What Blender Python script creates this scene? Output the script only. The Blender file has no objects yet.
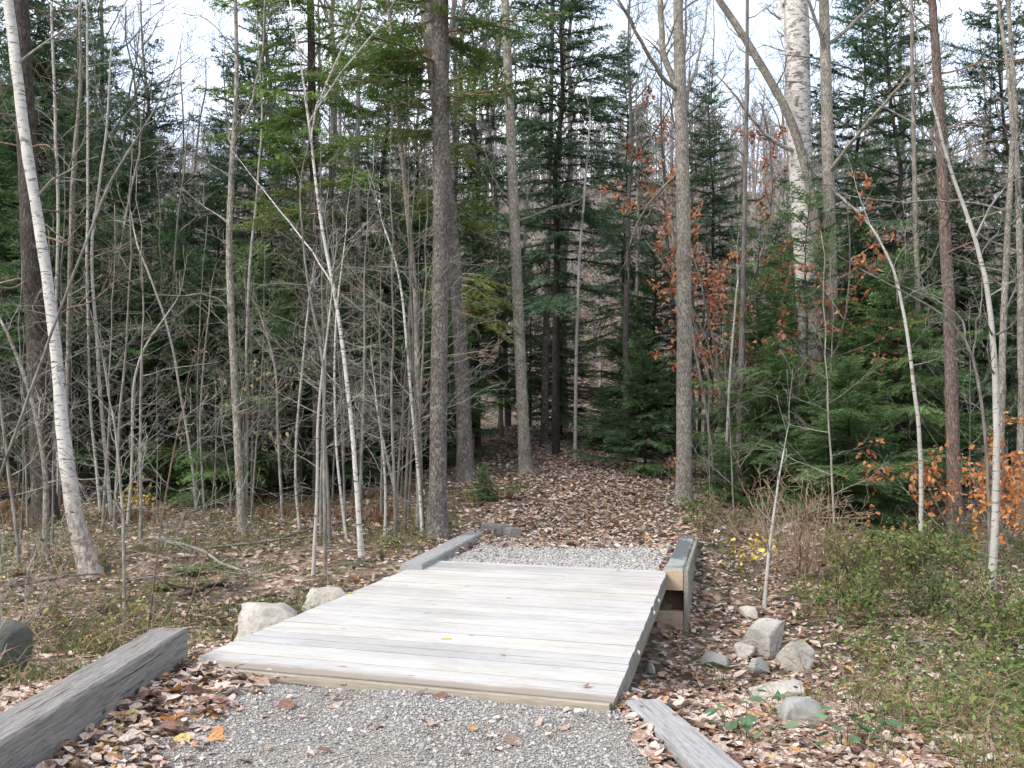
import bpy, math, random
import numpy as np
from mathutils import Vector, Matrix

R = np.random.RandomState(7)
random.seed(7)
sc = bpy.context.scene
COL = sc.collection

# ------------------------------------------------------------------ camera
F, CX, CY = 1050.0, 512.0, 384.0
HORIZON = 430.0
CAM = np.array([0.0, 0.0, 1.5])
PITCH = math.atan((HORIZON - CY) / F)
FW = np.array([0, math.cos(PITCH), math.sin(PITCH)])
UP = np.array([0, -math.sin(PITCH), math.cos(PITCH)])
cam_d = bpy.data.cameras.new('camera')
cam_d.sensor_width = 36.0
cam_d.lens = F / 1024 * 36.0
cam_d.clip_start = 0.1
cam_d.clip_end = 2000
cam = bpy.data.objects.new('camera', cam_d)
cam.location = CAM
cam.rotation_euler = (math.pi / 2 + PITCH, 0, 0)
COL.objects.link(cam)
sc.camera = cam

def ray(px, py):
    u, v = (px - CX) / F, (CY - py) / F
    return np.array([u, 0, 0]) + v * UP + FW

def U(px, py, Y):                      # point on the pixel's ray at distance Y
    d = ray(px, py)
    return CAM + d * (Y / d[1])

def G(px, py, z=0.0):
    d = ray(px, py)
    return CAM + d * ((z - CAM[2]) / d[2])

# ------------------------------------------------------------------ deck plan
NL, NR = G(183, 663)[:2], G(613, 702)[:2]
FR, FL = G(667, 571)[:2], G(429, 560)[:2]
DC = (NL + NR + FR + FL) / 4
LONG = (FL + FR) / 2 - (NL + NR) / 2
DLEN = np.linalg.norm(LONG)
LONG = LONG / DLEN
LAT = np.array([LONG[1], -LONG[0]])

def sstep(a, b, x):
    t = np.clip((x - a) / (b - a), 0, 1)
    return t * t * (3 - 2 * t)

def vnoise(x, y, s, seed=0):
    x = np.asarray(x, float) / s; y = np.asarray(y, float) / s
    xi, yi = np.floor(x), np.floor(y)
    fx, fy = x - xi, y - yi
    fx, fy = fx * fx * (3 - 2 * fx), fy * fy * (3 - 2 * fy)
    def h(a, b):
        n = np.sin(a * 127.1 + b * 311.7 + seed * 74.7) * 43758.5453
        return n - np.floor(n)
    return (h(xi, yi) * (1 - fx) + h(xi + 1, yi) * fx) * (1 - fy) + (h(xi, yi + 1) * (1 - fx) + h(xi + 1, yi + 1) * fx) * fy

def corridor(x, y):
    """across, along in the deck's frame, with the trail bending a little left further on"""
    t = (x - DC[0]) * LONG[0] + (y - DC[1]) * LONG[1]
    a = (x - DC[0]) * LAT[0] + (y - DC[1]) * LAT[1]
    a = a + 0.016 * np.maximum(t - 5, 0) ** 2
    return a, t

def terrain(x, y):
    x = np.asarray(x, float); y = np.asarray(y, float)
    a, t = corridor(x, y)
    side = 0.35 + 0.65 * np.exp(-((x - 0.6) / 4.0) ** 2)
    rise = (0.068 * np.maximum(y - 14, 0) + 0.034 * np.maximum(y - 17.5, 0)) * side
    rise = np.where(y > 30, (0.068 * 16 + 0.034 * 12.5) * side + (y - 30) * 0.03, rise)
    hill = 30 * sstep(50, 165, y) * (1 + 0.10 * np.sin(x / 31 + 1.1) + 0.05 * np.sin(x / 13)) + np.maximum(y - 165, 0) * 0.05
    wild = (vnoise(x, y, 1.1, 3) - 0.5) * 0.10 + (vnoise(x, y, 0.33, 5) - 0.5) * 0.05 + (vnoise(x, y, 4.0, 8) - 0.5) * 0.2 * sstep(4, 12, np.abs(x) + 0 * y)
    right = -0.30 * sstep(1.0, 2.4, a) * (1 - sstep(14, 21, y))
    left = -0.10 * sstep(1.6, 2.6, -a) * (1 - sstep(10, 14, y))
    depth = 0.32 + 0.28 * sstep(-1.5, 1.2, a) - 0.25 * sstep(2.5, 7, a)
    rs_ = sstep(-0.5, 1.0, a) * (1 - sstep(3.5, 6, a))
    ditch = -depth * np.exp(-0.5 * ((t - 0.2) / 1.55) ** 2)
    ditch2 = -0.70 * np.exp(-0.5 * ((t - 1.3) / np.where(t < 1.3, 1.95, 1.75)) ** 2)
    ditch = ditch * (1 - rs_) + ditch2 * rs_
    right = right * (1 - 0.6 * rs_ * np.exp(-0.5 * ((t - 0.9) / 2) ** 2))
    zw = wild + right + left + ditch
    wide = np.where(a > 0, np.clip(-t - DLEN / 2, 0, 3) * 0.26, 0)
    mc = 1 - sstep(1.32, 1.62, np.abs(a) - wide)
    mc = np.where(t > 5.2, 1 - sstep(1.3, 2.2, np.abs(a)), mc)
    me = np.maximum(1 - sstep(-DLEN / 2 + 0.1, -DLEN / 2 + 0.45, t), sstep(DLEN / 2 - 0.35, DLEN / 2 - 0.05, t))
    me = me * (1 - sstep(15, 24, t))
    zp = -0.055 + (vnoise(x, y, 0.5, 11) - 0.5) * 0.025 + 0.02 * sstep(5, 8, t)
    return zw * (1 - mc * me) + zp * mc * me + rise + hill

def GT(px, py):
    d = ray(px, py)
    ys = np.concatenate([np.arange(3, 40, 0.02)])
    P = CAM[None] + d[None] * (ys / d[1])[:, None]
    k = np.where(P[:, 2] < terrain(P[:, 0], P[:, 1]))[0]
    if len(k) == 0:
        return P[-1]
    return P[k[0]]

def project(P):
    P = np.asarray(P) - CAM
    zc = P @ FW
    return np.stack([CX + F * P[..., 0] / zc, CY - F * (P @ UP) / zc], -1)

# ------------------------------------------------------------------ mesh helpers
class MB:
    def __init__(s):
        s.v, s.t, s.q, s.a, s.n = [], [], [], [], 0
    def add(s, v, t=None, q=None, a=None):
        v = np.asarray(v, float)
        s.v.append(v)
        if t is not None and len(t): s.t.append(np.asarray(t, int) + s.n)
        if q is not None and len(q): s.q.append(np.asarray(q, int) + s.n)
        s.a.append(np.full(len(v), 0.5) if a is None else np.broadcast_to(np.asarray(a, float), (len(v),)))
        s.n += len(v)
    def tube(s, path, rad, sides=6, cap=True, a=None):
        path = np.asarray(path, float); n = len(path)
        rad = np.broadcast_to(np.asarray(rad, float), (n,))
        tan = np.gradient(path, axis=0)
        tan /= np.linalg.norm(tan, axis=1)[:, None] + 1e-9
        ref = np.array([1.0, 0, 0]) if abs(tan[0][0]) < 0.8 else np.array([0, 1.0, 0])
        e1 = np.cross(tan, ref); e1 /= np.linalg.norm(e1, axis=1)[:, None] + 1e-9
        e2 = np.cross(tan, e1)
        th = np.arange(sides) * 2 * math.pi / sides
        ring = path[:, None] + rad[:, None, None] * (np.cos(th)[None, :, None] * e1[:, None] + np.sin(th)[None, :, None] * e2[:, None])
        i = np.arange(n - 1)[:, None] * sides; j = np.arange(sides)[None]; k = (j + 1) % sides
        q = np.stack([i + j, i + k, i + sides + k, i + sides + j], -1).reshape(-1, 4)
        v = ring.reshape(-1, 3); t = None
        if cap:
            v = np.concatenate([v, path[-1:]])
            b = (n - 1) * sides
            t = np.stack([b + np.arange(sides), b + (np.arange(sides) + 1) % sides, np.full(sides, n * sides)], -1)
        s.add(v, t, q, a)
    def box(s, c, ax, ay, az, a=None):        # centre and half axes
        c, ax, ay, az = [np.asarray(k, float) for k in (c, ax, ay, az)]
        v = [c + i * ax + j * ay + k * az for k in (-1, 1) for j in (-1, 1) for i in (-1, 1)]
        s.add(v, None, [(0, 2, 3, 1), (4, 5, 7, 6), (0, 1, 5, 4), (1, 3, 7, 5), (3, 2, 6, 7), (2, 0, 4, 6)], a)
    def merge(s, o, M=None):
        v, t, q, a = o.arrays()
        if M is not None: v = v @ M[:3, :3].T + M[:3, 3]
        s.add(v, t, q, a)
    def arrays(s):
        v = np.concatenate(s.v) if s.v else np.zeros((0, 3))
        t = np.concatenate(s.t) if s.t else np.zeros((0, 3), int)
        q = np.concatenate(s.q) if s.q else np.zeros((0, 4), int)
        a = np.concatenate(s.a) if s.a else np.zeros(0)
        return v, t, q, a
    def mesh(s, name, mat, smooth=False, offset=(0, 0, 0)):
        v, t, q, a = s.arrays()
        v = v - np.asarray(offset)
        me = bpy.data.meshes.new(name)
        me.vertices.add(len(v)); me.vertices.foreach_set('co', v.astype(np.float32).ravel())
        nl = len(t) * 3 + len(q) * 4
        me.loops.add(nl); me.loops.foreach_set('vertex_index', np.concatenate([t.ravel(), q.ravel()]).astype(np.int32))
        me.polygons.add(len(t) + len(q))
        me.polygons.foreach_set('loop_start', np.concatenate([np.arange(len(t)) * 3, len(t) * 3 + np.arange(len(q)) * 4]).astype(np.int32))
        me.polygons.foreach_set('use_smooth', np.full(len(t) + len(q), bool(smooth)))
        at = me.attributes.new('tone', 'FLOAT', 'POINT'); at.data.foreach_set('value', a.astype(np.float32))
        me.update(calc_edges=True)
        me.materials.append(mat)
        return me

def link(name, me, parent=None, loc=None):
    o = bpy.data.objects.new(name, me)
    COL.objects.link(o)
    if parent is not None: o.parent = parent
    if loc is not None: o.location = loc
    return o

def tag(o, label, cat, group=None, kind=None):
    o['label'] = label; o['category'] = cat
    if group: o['group'] = group
    if kind: o['kind'] = kind
    return o

def empty(name, loc, label, cat, group=None):
    o = bpy.data.objects.new(name, None); COL.objects.link(o)
    o.location = loc; o.empty_display_size = 0.2
    return tag(o, label, cat, group)

def struct(name, me):
    o = link(name, me); o['kind'] = 'structure'; return o

def bevel(o, w, seg=2):
    m = o.modifiers.new('bevel', 'BEVEL'); m.width = w; m.segments = seg; m.limit_method = 'ANGLE'; return o

# ------------------------------------------------------------------ materials
def mat_new(name, rough=0.85):
    m = bpy.data.materials.new(name); m.use_nodes = True
    nt = m.node_tree; b = nt.nodes['Principled BSDF']
    b.inputs['Roughness'].default_value = rough
    b.inputs['Specular IOR Level'].default_value = 0.25
    return m, nt, b

def nd(nt, typ, **kw):
    n = nt.nodes.new(typ)
    for k, v in kw.items():
        if k.startswith('i_'):
            key = k[2:].replace('_', ' ')
            n.inputs[key].default_value = v
        else: setattr(n, k, v)
    return n

def ramp(nt, stops, fac=None, interp='LINEAR'):
    r = nt.nodes.new('ShaderNodeValToRGB'); e = r.color_ramp.elements
    r.color_ramp.interpolation = interp
    while len(e) < len(stops): e.new(0.5)
    for k, (p, c) in enumerate(stops):
        e[k].position = p; e[k].color = (*c, 1) if len(c) == 3 else c
    if fac is not None: nt.links.new(fac, r.inputs[0])
    return r

def mix(nt, a, b, fac, blend='MIX'):
    m = nt.nodes.new('ShaderNodeMix'); m.data_type = 'RGBA'; m.blend_type = blend
    for sock, val in ((m.inputs[0], fac), (m.inputs[6], a), (m.inputs[7], b)):
        if hasattr(val, 'is_linked'): nt.links.new(val, sock)
        elif isinstance(val, (int, float)): sock.default_value = val
        else: sock.default_value = (*val, 1)
    return m.outputs[2]

def coords(nt, scale=(1, 1, 1), rot=(0, 0, 0), src='Object'):
    tc = nt.nodes.new('ShaderNodeTexCoord'); mp = nt.nodes.new('ShaderNodeMapping')
    mp.inputs['Scale'].default_value = scale; mp.inputs['Rotation'].default_value = rot
    nt.links.new(tc.outputs[src], mp.inputs[0]); return mp.outputs[0]

def noise(nt, vec, scale, detail=4, rough=0.6, dist=0.0):
    n = nd(nt, 'ShaderNodeTexNoise'); nt.links.new(vec, n.inputs['Vector'])
    n.inputs['Scale'].default_value = scale; n.inputs['Detail'].default_value = detail
    n.inputs['Roughness'].default_value = rough; n.inputs['Distortion'].default_value = dist
    return n.outputs['Fac']

def bump(nt, b, h, strength, dist=0.02):
    n = nt.nodes.new('ShaderNodeBump'); n.inputs['Strength'].default_value = strength; n.inputs['Distance'].default_value = dist
    nt.links.new(h, n.inputs['Height']); nt.links.new(n.outputs[0], b.inputs['Normal'])

def bark(name, dark, mid, pale, vscale=(1, 1, 0.22), sc_=38, strength=0.9, lichen=None, vary=0.35):
    m, nt, b = mat_new(name, 0.95)
    v = coords(nt, vscale)
    n1 = noise(nt, v, sc_, 6, 0.7)
    n2 = noise(nt, coords(nt), 3.2, 3, 0.5)
    c = ramp(nt, [(0.28, dark), (0.5, mid), (0.72, pale)], n1).outputs[0]
    if lichen:
        c = mix(nt, c, lichen, ramp(nt, [(0.52, (0, 0, 0)), (0.66, (0.75, 0.75, 0.75))], noise(nt, coords(nt), 11, 5, 0.7)).outputs[0])
    c = mix(nt, c, (0.45, 0.45, 0.45), ramp(nt, [(0.35, (0.5, 0.5, 0.5)), (0.6, (0, 0, 0))], n2).outputs[0], 'MULTIPLY')
    vo = nd(nt, 'ShaderNodeTexVoronoi', feature='DISTANCE_TO_EDGE'); nt.links.new(coords(nt, (1, 1, vscale[2] * 0.9)), vo.inputs['Vector']); vo.inputs['Scale'].default_value = sc_ * 0.62
    c = mix(nt, c, ramp(nt, [(0.0, (.42, .40, .38)), (0.16, (1.06, 1.06, 1.06))], vo.outputs['Distance']).outputs[0], 0.85 if strength > .6 else 0.0, 'MULTIPLY')
    oi = nt.nodes.new('ShaderNodeObjectInfo')
    c = mix(nt, c, ramp(nt, [(0, (1 - vary,) * 3), (1, (1 + vary * 0.6, 1 + vary * 0.55, 1 + vary * 0.5))], oi.outputs['Random']).outputs[0], 1.0, 'MULTIPLY')
    nt.links.new(c, b.inputs['Base Color'])
    bump(nt, b, n1, strength, 0.02)
    return m

M = {}
M['spruce_bark'] = bark('spruce bark', (0.045, 0.036, 0.03), (0.14, 0.12, 0.108), (0.29, 0.262, 0.245), (1, 1, 0.45), 46, 1.0, (0.30, 0.31, 0.27), 0.1)
M['maple_bark'] = bark('grey hardwood bark', (0.07, 0.06, 0.05), (0.25, 0.225, 0.192), (0.42, 0.39, 0.345), (1, 1, 0.35), 52, 1.0, (0.40, 0.40, 0.34), 0.1)
M['red_bark'] = bark('reddish bark', (0.05, 0.035, 0.03), (0.15, 0.11, 0.095), (0.26, 0.21, 0.19), (1, 1, 0.3), 44, 1.0, None, 0.1)
M['dark_bark'] = bark('dark bark', (0.02, 0.016, 0.013), (0.055, 0.045, 0.038), (0.12, 0.105, 0.095), (1, 1, 0.3), 40, 0.9)
M['wood_bark'] = bark('background bark', (0.08, 0.068, 0.06), (0.19, 0.168, 0.152), (0.33, 0.305, 0.29), (1, 1, 0.2), 24, 0.5, None, 0.45)
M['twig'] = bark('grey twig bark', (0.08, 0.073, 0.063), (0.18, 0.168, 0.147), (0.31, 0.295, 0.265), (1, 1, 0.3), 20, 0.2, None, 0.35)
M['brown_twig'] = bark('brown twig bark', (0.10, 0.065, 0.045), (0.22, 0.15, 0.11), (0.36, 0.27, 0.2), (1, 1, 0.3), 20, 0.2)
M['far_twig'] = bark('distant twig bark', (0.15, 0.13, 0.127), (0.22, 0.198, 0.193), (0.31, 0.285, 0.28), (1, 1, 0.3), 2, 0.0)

def birch(name, dark_amount=0.5, white=(0.72, 0.69, 0.66)):
    m, nt, b = mat_new(name, 0.7)
    v1 = coords(nt, (1, 1, 5.5))
    band = noise(nt, v1, 7, 4, 0.65)
    fine = noise(nt, coords(nt, (1, 1, 9)), 26, 3, 0.6)
    big = noise(nt, coords(nt, (1, 1, 1.2)), 5, 4, 0.7)
    c = ramp(nt, [(0.3, tuple(k * 0.72 for k in white)), (0.65, white)], noise(nt, coords(nt), 6, 4, 0.6)).outputs[0]
    c = mix(nt, c, (0.24, 0.2, 0.17), ramp(nt, [(0.62, (0, 0, 0)), (0.68, (0.8, 0.8, 0.8))], fine).outputs[0])
    c = mix(nt, c, (0.05, 0.042, 0.038), ramp(nt, [(0.60 - dark_amount * 0.06, (0, 0, 0)), (0.66 - dark_amount * 0.05, (0.95, 0.95, 0.95))], band).outputs[0])
    c = mix(nt, c, (0.10, 0.085, 0.075), ramp(nt, [(0.62 - 0.1 * dark_amount, (0, 0, 0)), (0.72 - 0.1 * dark_amount, (0.9, 0.9, 0.9))], big).outputs[0])
    # old rough bark near the foot (attribute set along the trunk)
    at = nd(nt, 'ShaderNodeAttribute', attribute_name='tone')
    foot = mix(nt, (0.12, 0.1, 0.085), (0.36, 0.32, 0.28), ramp(nt, [(0.4, (0, 0, 0)), (0.6, (1, 1, 1))], noise(nt, coords(nt, (1, 1, 0.6)), 20, 5, 0.7)).outputs[0])
    c = mix(nt, c, foot, at.outputs['Fac'])
    nt.links.new(c, b.inputs['Base Color'])
    bump(nt, b, noise(nt, coords(nt, (1, 1, 2)), 30, 4, 0.7), 0.5, 0.01)
    return m
M['birch'] = birch('white birch bark', 0.6, (0.48, 0.46, 0.43))
M['old_birch'] = birch('peeling birch bark', 1.0, (0.56, 0.53, 0.49))
M['pale_sapling'] = birch('pale sapling bark', 0.25, (0.35, 0.332, 0.302))

def foliage(name, dark, mid, light, trans=0.3, island=False, rough=0.6, vary=0.25):
    m, nt, b = mat_new(name, rough)
    if island:
        g = nt.nodes.new('ShaderNodeNewGeometry'); f = g.outputs['Random Per Island']
    else:
        f = nd(nt, 'ShaderNodeAttribute', attribute_name='tone').outputs['Fac']
    c = ramp(nt, [(0.05, dark), (0.5, mid), (0.95, light)], f).outputs[0]
    oi = nt.nodes.new('ShaderNodeObjectInfo')
    c = mix(nt, c, ramp(nt, [(0, (1 - vary, 1 - vary, 1 - vary * 0.6)), (1, (1 + vary, 1 + vary, 1 + vary * 0.4))], oi.outputs['Random']).outputs[0], 1.0, 'MULTIPLY')
    nt.links.new(c, b.inputs['Base Color'])
    tr = nt.nodes.new('ShaderNodeBsdfTranslucent'); nt.links.new(c, tr.inputs[0])
    mx = nt.nodes.new('ShaderNodeMixShader'); mx.inputs[0].default_value = trans
    nt.links.new(b.outputs[0], mx.inputs[1]); nt.links.new(tr.outputs[0], mx.inputs[2])
    nt.links.new(mx.outputs[0], nt.nodes['Material Output'].inputs[0])
    return m
M['fir_needle'] = foliage('fir needles', (0.065, 0.125, 0.048), (0.12, 0.205, 0.082), (0.20, 0.30, 0.125))
M['dark_needle'] = foliage('dark spruce needles', (0.042, 0.082, 0.038), (0.078, 0.14, 0.06), (0.13, 0.205, 0.088))
M['blue_needle'] = foliage('blue green needles', (0.045, 0.085, 0.052), (0.08, 0.142, 0.08), (0.13, 0.20, 0.11))
M['bright_needle'] = foliage('bright spruce needles', (0.06, 0.115, 0.028), (0.115, 0.19, 0.05), (0.20, 0.285, 0.085), 0.35)
M['lime_needle'] = foliage('lime needles', (0.11, 0.16, 0.03), (0.19, 0.25, 0.05), (0.30, 0.34, 0.08), 0.4)
M['orange_leaf'] = foliage('orange beech leaves', (0.30, 0.10, 0.035), (0.48, 0.19, 0.065), (0.60, 0.31, 0.13), 0.35, True)
M['rust_leaf'] = foliage('rust leaves', (0.27, 0.085, 0.04), (0.42, 0.165, 0.08), (0.52, 0.26, 0.14), 0.35, True)
M['yellow_leaf'] = foliage('yellow leaves', (0.45, 0.30, 0.04), (0.62, 0.45, 0.06), (0.65, 0.55, 0.15), 0.35, True)
M['tan_leaf'] = foliage('tan leaves', (0.35, 0.22, 0.12), (0.5, 0.34, 0.18), (0.55, 0.42, 0.25), 0.35, True)
M['green_leaf'] = foliage('undergrowth leaves', (0.04, 0.07, 0.022), (0.085, 0.13, 0.038), (0.17, 0.20, 0.06), 0.3, True)
M['olive_leaf'] = foliage('olive undergrowth', (0.075, 0.09, 0.03), (0.13, 0.15, 0.048), (0.22, 0.21, 0.075), 0.3, True)
M['teal_leaf'] = foliage('broad blue green leaves', (0.06, 0.12, 0.06), (0.10, 0.175, 0.085), (0.15, 0.23, 0.12), 0.25, True)
M['fern_leaf'] = foliage('fern fronds', (0.07, 0.14, 0.035), (0.12, 0.20, 0.055), (0.17, 0.26, 0.08), 0.3, True)
M['dry_blade'] = foliage('dry rusty blades', (0.10, 0.05, 0.028), (0.19, 0.10, 0.052), (0.28, 0.18, 0.095), 0.3, True)

# fallen leaves: every leaf its own colour
def litter_mat():
    m, nt, b = mat_new('fallen leaves', 0.75)
    g = nt.nodes.new('ShaderNodeNewGeometry')
    c = ramp(nt, [(0.0, (0.07, 0.042, 0.03)), (0.13, (0.19, 0.11, 0.08)), (0.27, (0.34, 0.228, 0.18)), (0.45, (0.46, 0.345, 0.29)),
                  (0.66, (0.54, 0.44, 0.385)), (0.85, (0.60, 0.53, 0.475)), (0.94, (0.45, 0.20, 0.08)), (1.0, (0.45, 0.38, 0.16))], g.outputs['Random Per Island']).outputs[0]
    n = noise(nt, coords(nt), 75, 4, 0.7)
    c = mix(nt, c, ramp(nt, [(0.36, (0.5, 0.46, 0.42)), (0.55, (1.0, 1.0, 1.0)), (0.7, (1.1, 1.1, 1.1))], n).outputs[0], 1.0, 'MULTIPLY')
    nt.links.new(c, b.inputs['Base Color'])
    tr = nt.nodes.new('ShaderNodeBsdfTranslucent'); nt.links.new(c, tr.inputs[0])
    mx = nt.nodes.new('ShaderNodeMixShader'); mx.inputs[0].default_value = 0.15
    nt.links.new(b.outputs[0], mx.inputs[1]); nt.links.new(tr.outputs[0], mx.inputs[2])
    nt.links.new(mx.outputs[0], nt.nodes['Material Output'].inputs[0])
    return m
M['litter'] = litter_mat()

def ground_mat():
    m, nt, b = mat_new('forest floor', 0.95)
    v = coords(nt)
    vo = nd(nt, 'ShaderNodeTexVoronoi'); nt.links.new(v, vo.inputs['Vector']); vo.inputs['Scale'].default_value = 13
    vo.inputs['Randomness'].default_value = 1.0
    sep = nt.nodes.new('ShaderNodeSeparateColor'); nt.links.new(vo.outputs['Color'], sep.inputs[0])
    leaf = ramp(nt, [(0.0, (0.05, 0.034, 0.025)), (0.35, (0.14, 0.088, 0.064)), (0.7, (0.29, 0.205, 0.16)), (1.0, (0.42, 0.33, 0.27))], sep.outputs[0]).outputs[0]
    soil = ramp(nt, [(0.3, (0.022, 0.017, 0.013)), (0.7, (0.08, 0.062, 0.047))], noise(nt, v, 7, 6, 0.7)).outputs[0]
    c = mix(nt, soil, leaf, ramp(nt, [(0.42, (0, 0, 0)), (0.56, (0.9, 0.9, 0.9))], noise(nt, v, 1.9, 4, 0.7)).outputs[0])
    moss = mix(nt, c, (0.05, 0.07, 0.024), ramp(nt, [(0.50, (0, 0, 0)), (0.64, (0.7, 0.7, 0.7))], noise(nt, v, 0.8, 5, 0.7)).outputs[0])
    nt.links.new(moss, b.inputs['Base Color'])
    bump(nt, b, vo.outputs['Distance'], 0.8, 0.04)
    return m
M['ground'] = ground_mat()

def gravel_mat(name, scale):
    m, nt, b = mat_new(name, 0.9)
    v = coords(nt)
    vo = nd(nt, 'ShaderNodeTexVoronoi'); nt.links.new(v, vo.inputs['Vector']); vo.inputs['Scale'].default_value = scale
    sep = nt.nodes.new('ShaderNodeSeparateColor'); nt.links.new(vo.outputs['Color'], sep.inputs[0])
    c = ramp(nt, [(0, (0.19, 0.172, 0.15)), (0.5, (0.29, 0.265, 0.232)), (1, (0.37, 0.345, 0.31))], sep.outputs[1]).outputs[0]
    c = mix(nt, c, (0.6, 0.55, 0.5), ramp(nt, [(0.35, (0.6, 0.6, 0.6)), (0.6, (0, 0, 0))], noise(nt, v, 2.2, 5, 0.6)).outputs[0], 'MULTIPLY')
    nt.links.new(c, b.inputs['Base Color']); bump(nt, b, vo.outputs['Distance'], 1.0, 0.02)
    return m
M['gravel'] = gravel_mat('crushed stone bed', 70)

def pebble_mat():
    m, nt, b = mat_new('crushed stone', 0.85)
    g = nt.nodes.new('ShaderNodeNewGeometry')
    c = ramp(nt, [(0, (0.14, 0.135, 0.13)), (0.25, (0.25, 0.24, 0.228)), (0.55, (0.335, 0.322, 0.305)), (0.82, (0.43, 0.385, 0.35)), (0.93, (0.25, 0.275, 0.31)), (1.0, (0.52, 0.495, 0.46))], g.outputs['Random Per Island']).outputs[0]
    n = noise(nt, coords(nt), 120, 3, 0.6)
    c = mix(nt, c, ramp(nt, [(0.3, (0.7, 0.7, 0.7)), (0.7, (1.15, 1.15, 1.15))], n).outputs[0], 1.0, 'MULTIPLY')
    nt.links.new(c, b.inputs['Base Color'])
    return m
M['pebble'] = pebble_mat()

def rock_mat(name, a, b_, moss=0.3):
    m, nt, b = mat_new(name, 0.9)
    v = coords(nt)
    c = ramp(nt, [(0.3, a), (0.7, b_)], noise(nt, v, 5, 7, 0.7)).outputs[0]
    c = mix(nt, c, tuple(k * 0.55 for k in a), ramp(nt, [(0.55, (0, 0, 0)), (0.68, (0.7, 0.7, 0.7))], noise(nt, v, 14, 5, 0.7)).outputs[0])
    c = mix(nt, c, tuple(min(1, k * 1.25) for k in b_), ramp(nt, [(0.55, (0, 0, 0)), (0.7, (0.5, 0.5, 0.5))], noise(nt, v, 55, 5, 0.75)).outputs[0])
    c = mix(nt, c, (0.12, 0.13, 0.055), ramp(nt, [(0.66 - 0.2 * moss, (0, 0, 0)), (0.75 - 0.2 * moss, (0.7 * moss + .2,) * 3)], noise(nt, v, 3.5, 5, 0.7)).outputs[0])
    nt.links.new(c, b.inputs['Base Color']); bump(nt, b, noise(nt, v, 22, 7, 0.75), 1.0, 0.025)
    return m
M['pale_rock'] = rock_mat('pale granite', (0.29, 0.268, 0.235), (0.52, 0.49, 0.44), 0.3)
M['grey_rock'] = rock_mat('mossy grey stone', (0.24, 0.235, 0.215), (0.39, 0.385, 0.355), 0.5)
M['dark_rock'] = rock_mat('dark mossy boulder', (0.06, 0.062, 0.055), (0.12, 0.125, 0.115), 0.8)

def wood(name, base, streak, pale, axis, ochre=None, worn=0.5, sc_=1.0):
    """weathered timber; grain runs along local axis x"""
    m, nt, b = mat_new(name, 0.85)
    stretch = [1, 1, 1]; stretch[axis] = 0.06
    v = coords(nt, tuple(stretch))
    grain = noise(nt, v, 55 * sc_, 6, 0.7, 0.4)
    wide = noise(nt, v, 9 * sc_, 4, 0.6)
    crack = noise(nt, coords(nt, tuple(0.02 if k == axis else 1 for k in range(3))), 34 * sc_, 3, 0.55, 0.2)
    fine = noise(nt, coords(nt, tuple(0.06 if k == axis else 1 for k in range(3))), 210 * sc_, 3, 0.6)
    g = nt.nodes.new('ShaderNodeNewGeometry')
    isl = ramp(nt, [(0, (0.80, 0.80, 0.82)), (0.25, (0.96, 0.96, 0.97)), (0.7, (1.02, 1.0, 0.98)), (1, (1.09, 1.06, 1.0))], g.outputs['Random Per Island']).outputs[0]
    c = ramp(nt, [(0.25, streak), (0.48, base), (0.75, pale)], grain).outputs[0]
    c = mix(nt, c, streak, ramp(nt, [(0.58, (0, 0, 0)), (0.75, (worn, worn, worn))], wide).outputs[0])
    c = mix(nt, c, isl, 1.0, 'MULTIPLY')
    c = mix(nt, c, ramp(nt, [(0.3, (0.72, 0.72, 0.72)), (0.6, (1.05, 1.05, 1.05))], fine).outputs[0], 0.8, 'MULTIPLY')
    c = mix(nt, c, tuple(k * 0.4 for k in streak), ramp(nt, [(0.645, (0, 0, 0)), (0.675, (worn, worn, worn))], crack).outputs[0])
    if ochre:
        c = mix(nt, c, ochre, ramp(nt, [(0.5, (0, 0, 0)), (0.7, (0.55, 0.55, 0.55))], noise(nt, coords(nt, tuple(0.3 if k == axis else 1 for k in range(3))), 2.3, 3, 0.6)).outputs[0])
    # knots and dirt spots
    vo = nd(nt, 'ShaderNodeTexVoronoi'); nt.links.new(coords(nt, tuple(0.45 if k == axis else 1 for k in range(3))), vo.inputs['Vector']); vo.inputs['Scale'].default_value = 4.2
    c = mix(nt, c, tuple(k * 0.35 for k in streak), ramp(nt, [(0.035, (0.8, 0.8, 0.8)), (0.075, (0, 0, 0))], vo.outputs['Distance']).outputs[0])
    return m, nt, b, c, grain
def wood_done(t, strength=0.35):
    m, nt, b, c, grain = t
    nt.links.new(c, b.inputs['Base Color']); bump(nt, b, grain, strength, 0.006); return m
deckw = wood('bleached deck boards', (0.42, 0.412, 0.40), (0.30, 0.292, 0.282), (0.475, 0.468, 0.458), 0, (0.40, 0.37, 0.325), 0.4)
M['timber'] = wood_done(wood('weathered grey timber', (0.185, 0.175, 0.165), (0.06, 0.055, 0.05), (0.29, 0.28, 0.27), 0, None, 0.9, 1.5), 0.9)
M['pale_timber'] = wood_done(wood('pale grey timber', (0.27, 0.27, 0.27), (0.14, 0.135, 0.13), (0.36, 0.36, 0.36), 0, None, 0.7, 1.4), 0.7)
M['brown_timber'] = wood_done(wood('brown cut timber', (0.35, 0.265, 0.19), (0.22, 0.155, 0.105), (0.43, 0.345, 0.26), 0, None, 0.5), 0.4)
M['dark_timber'] = wood_done(wood('dark brown timber', (0.085, 0.05, 0.038), (0.04, 0.025, 0.02), (0.13, 0.08, 0.06), 0, None, 0.5), 0.4)
M['ochre_board'] = wood_done(wood('ochre board edge', (0.27, 0.24, 0.195), (0.17, 0.145, 0.11), (0.34, 0.305, 0.255), 0, None, 0.5), 0.3)
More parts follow.
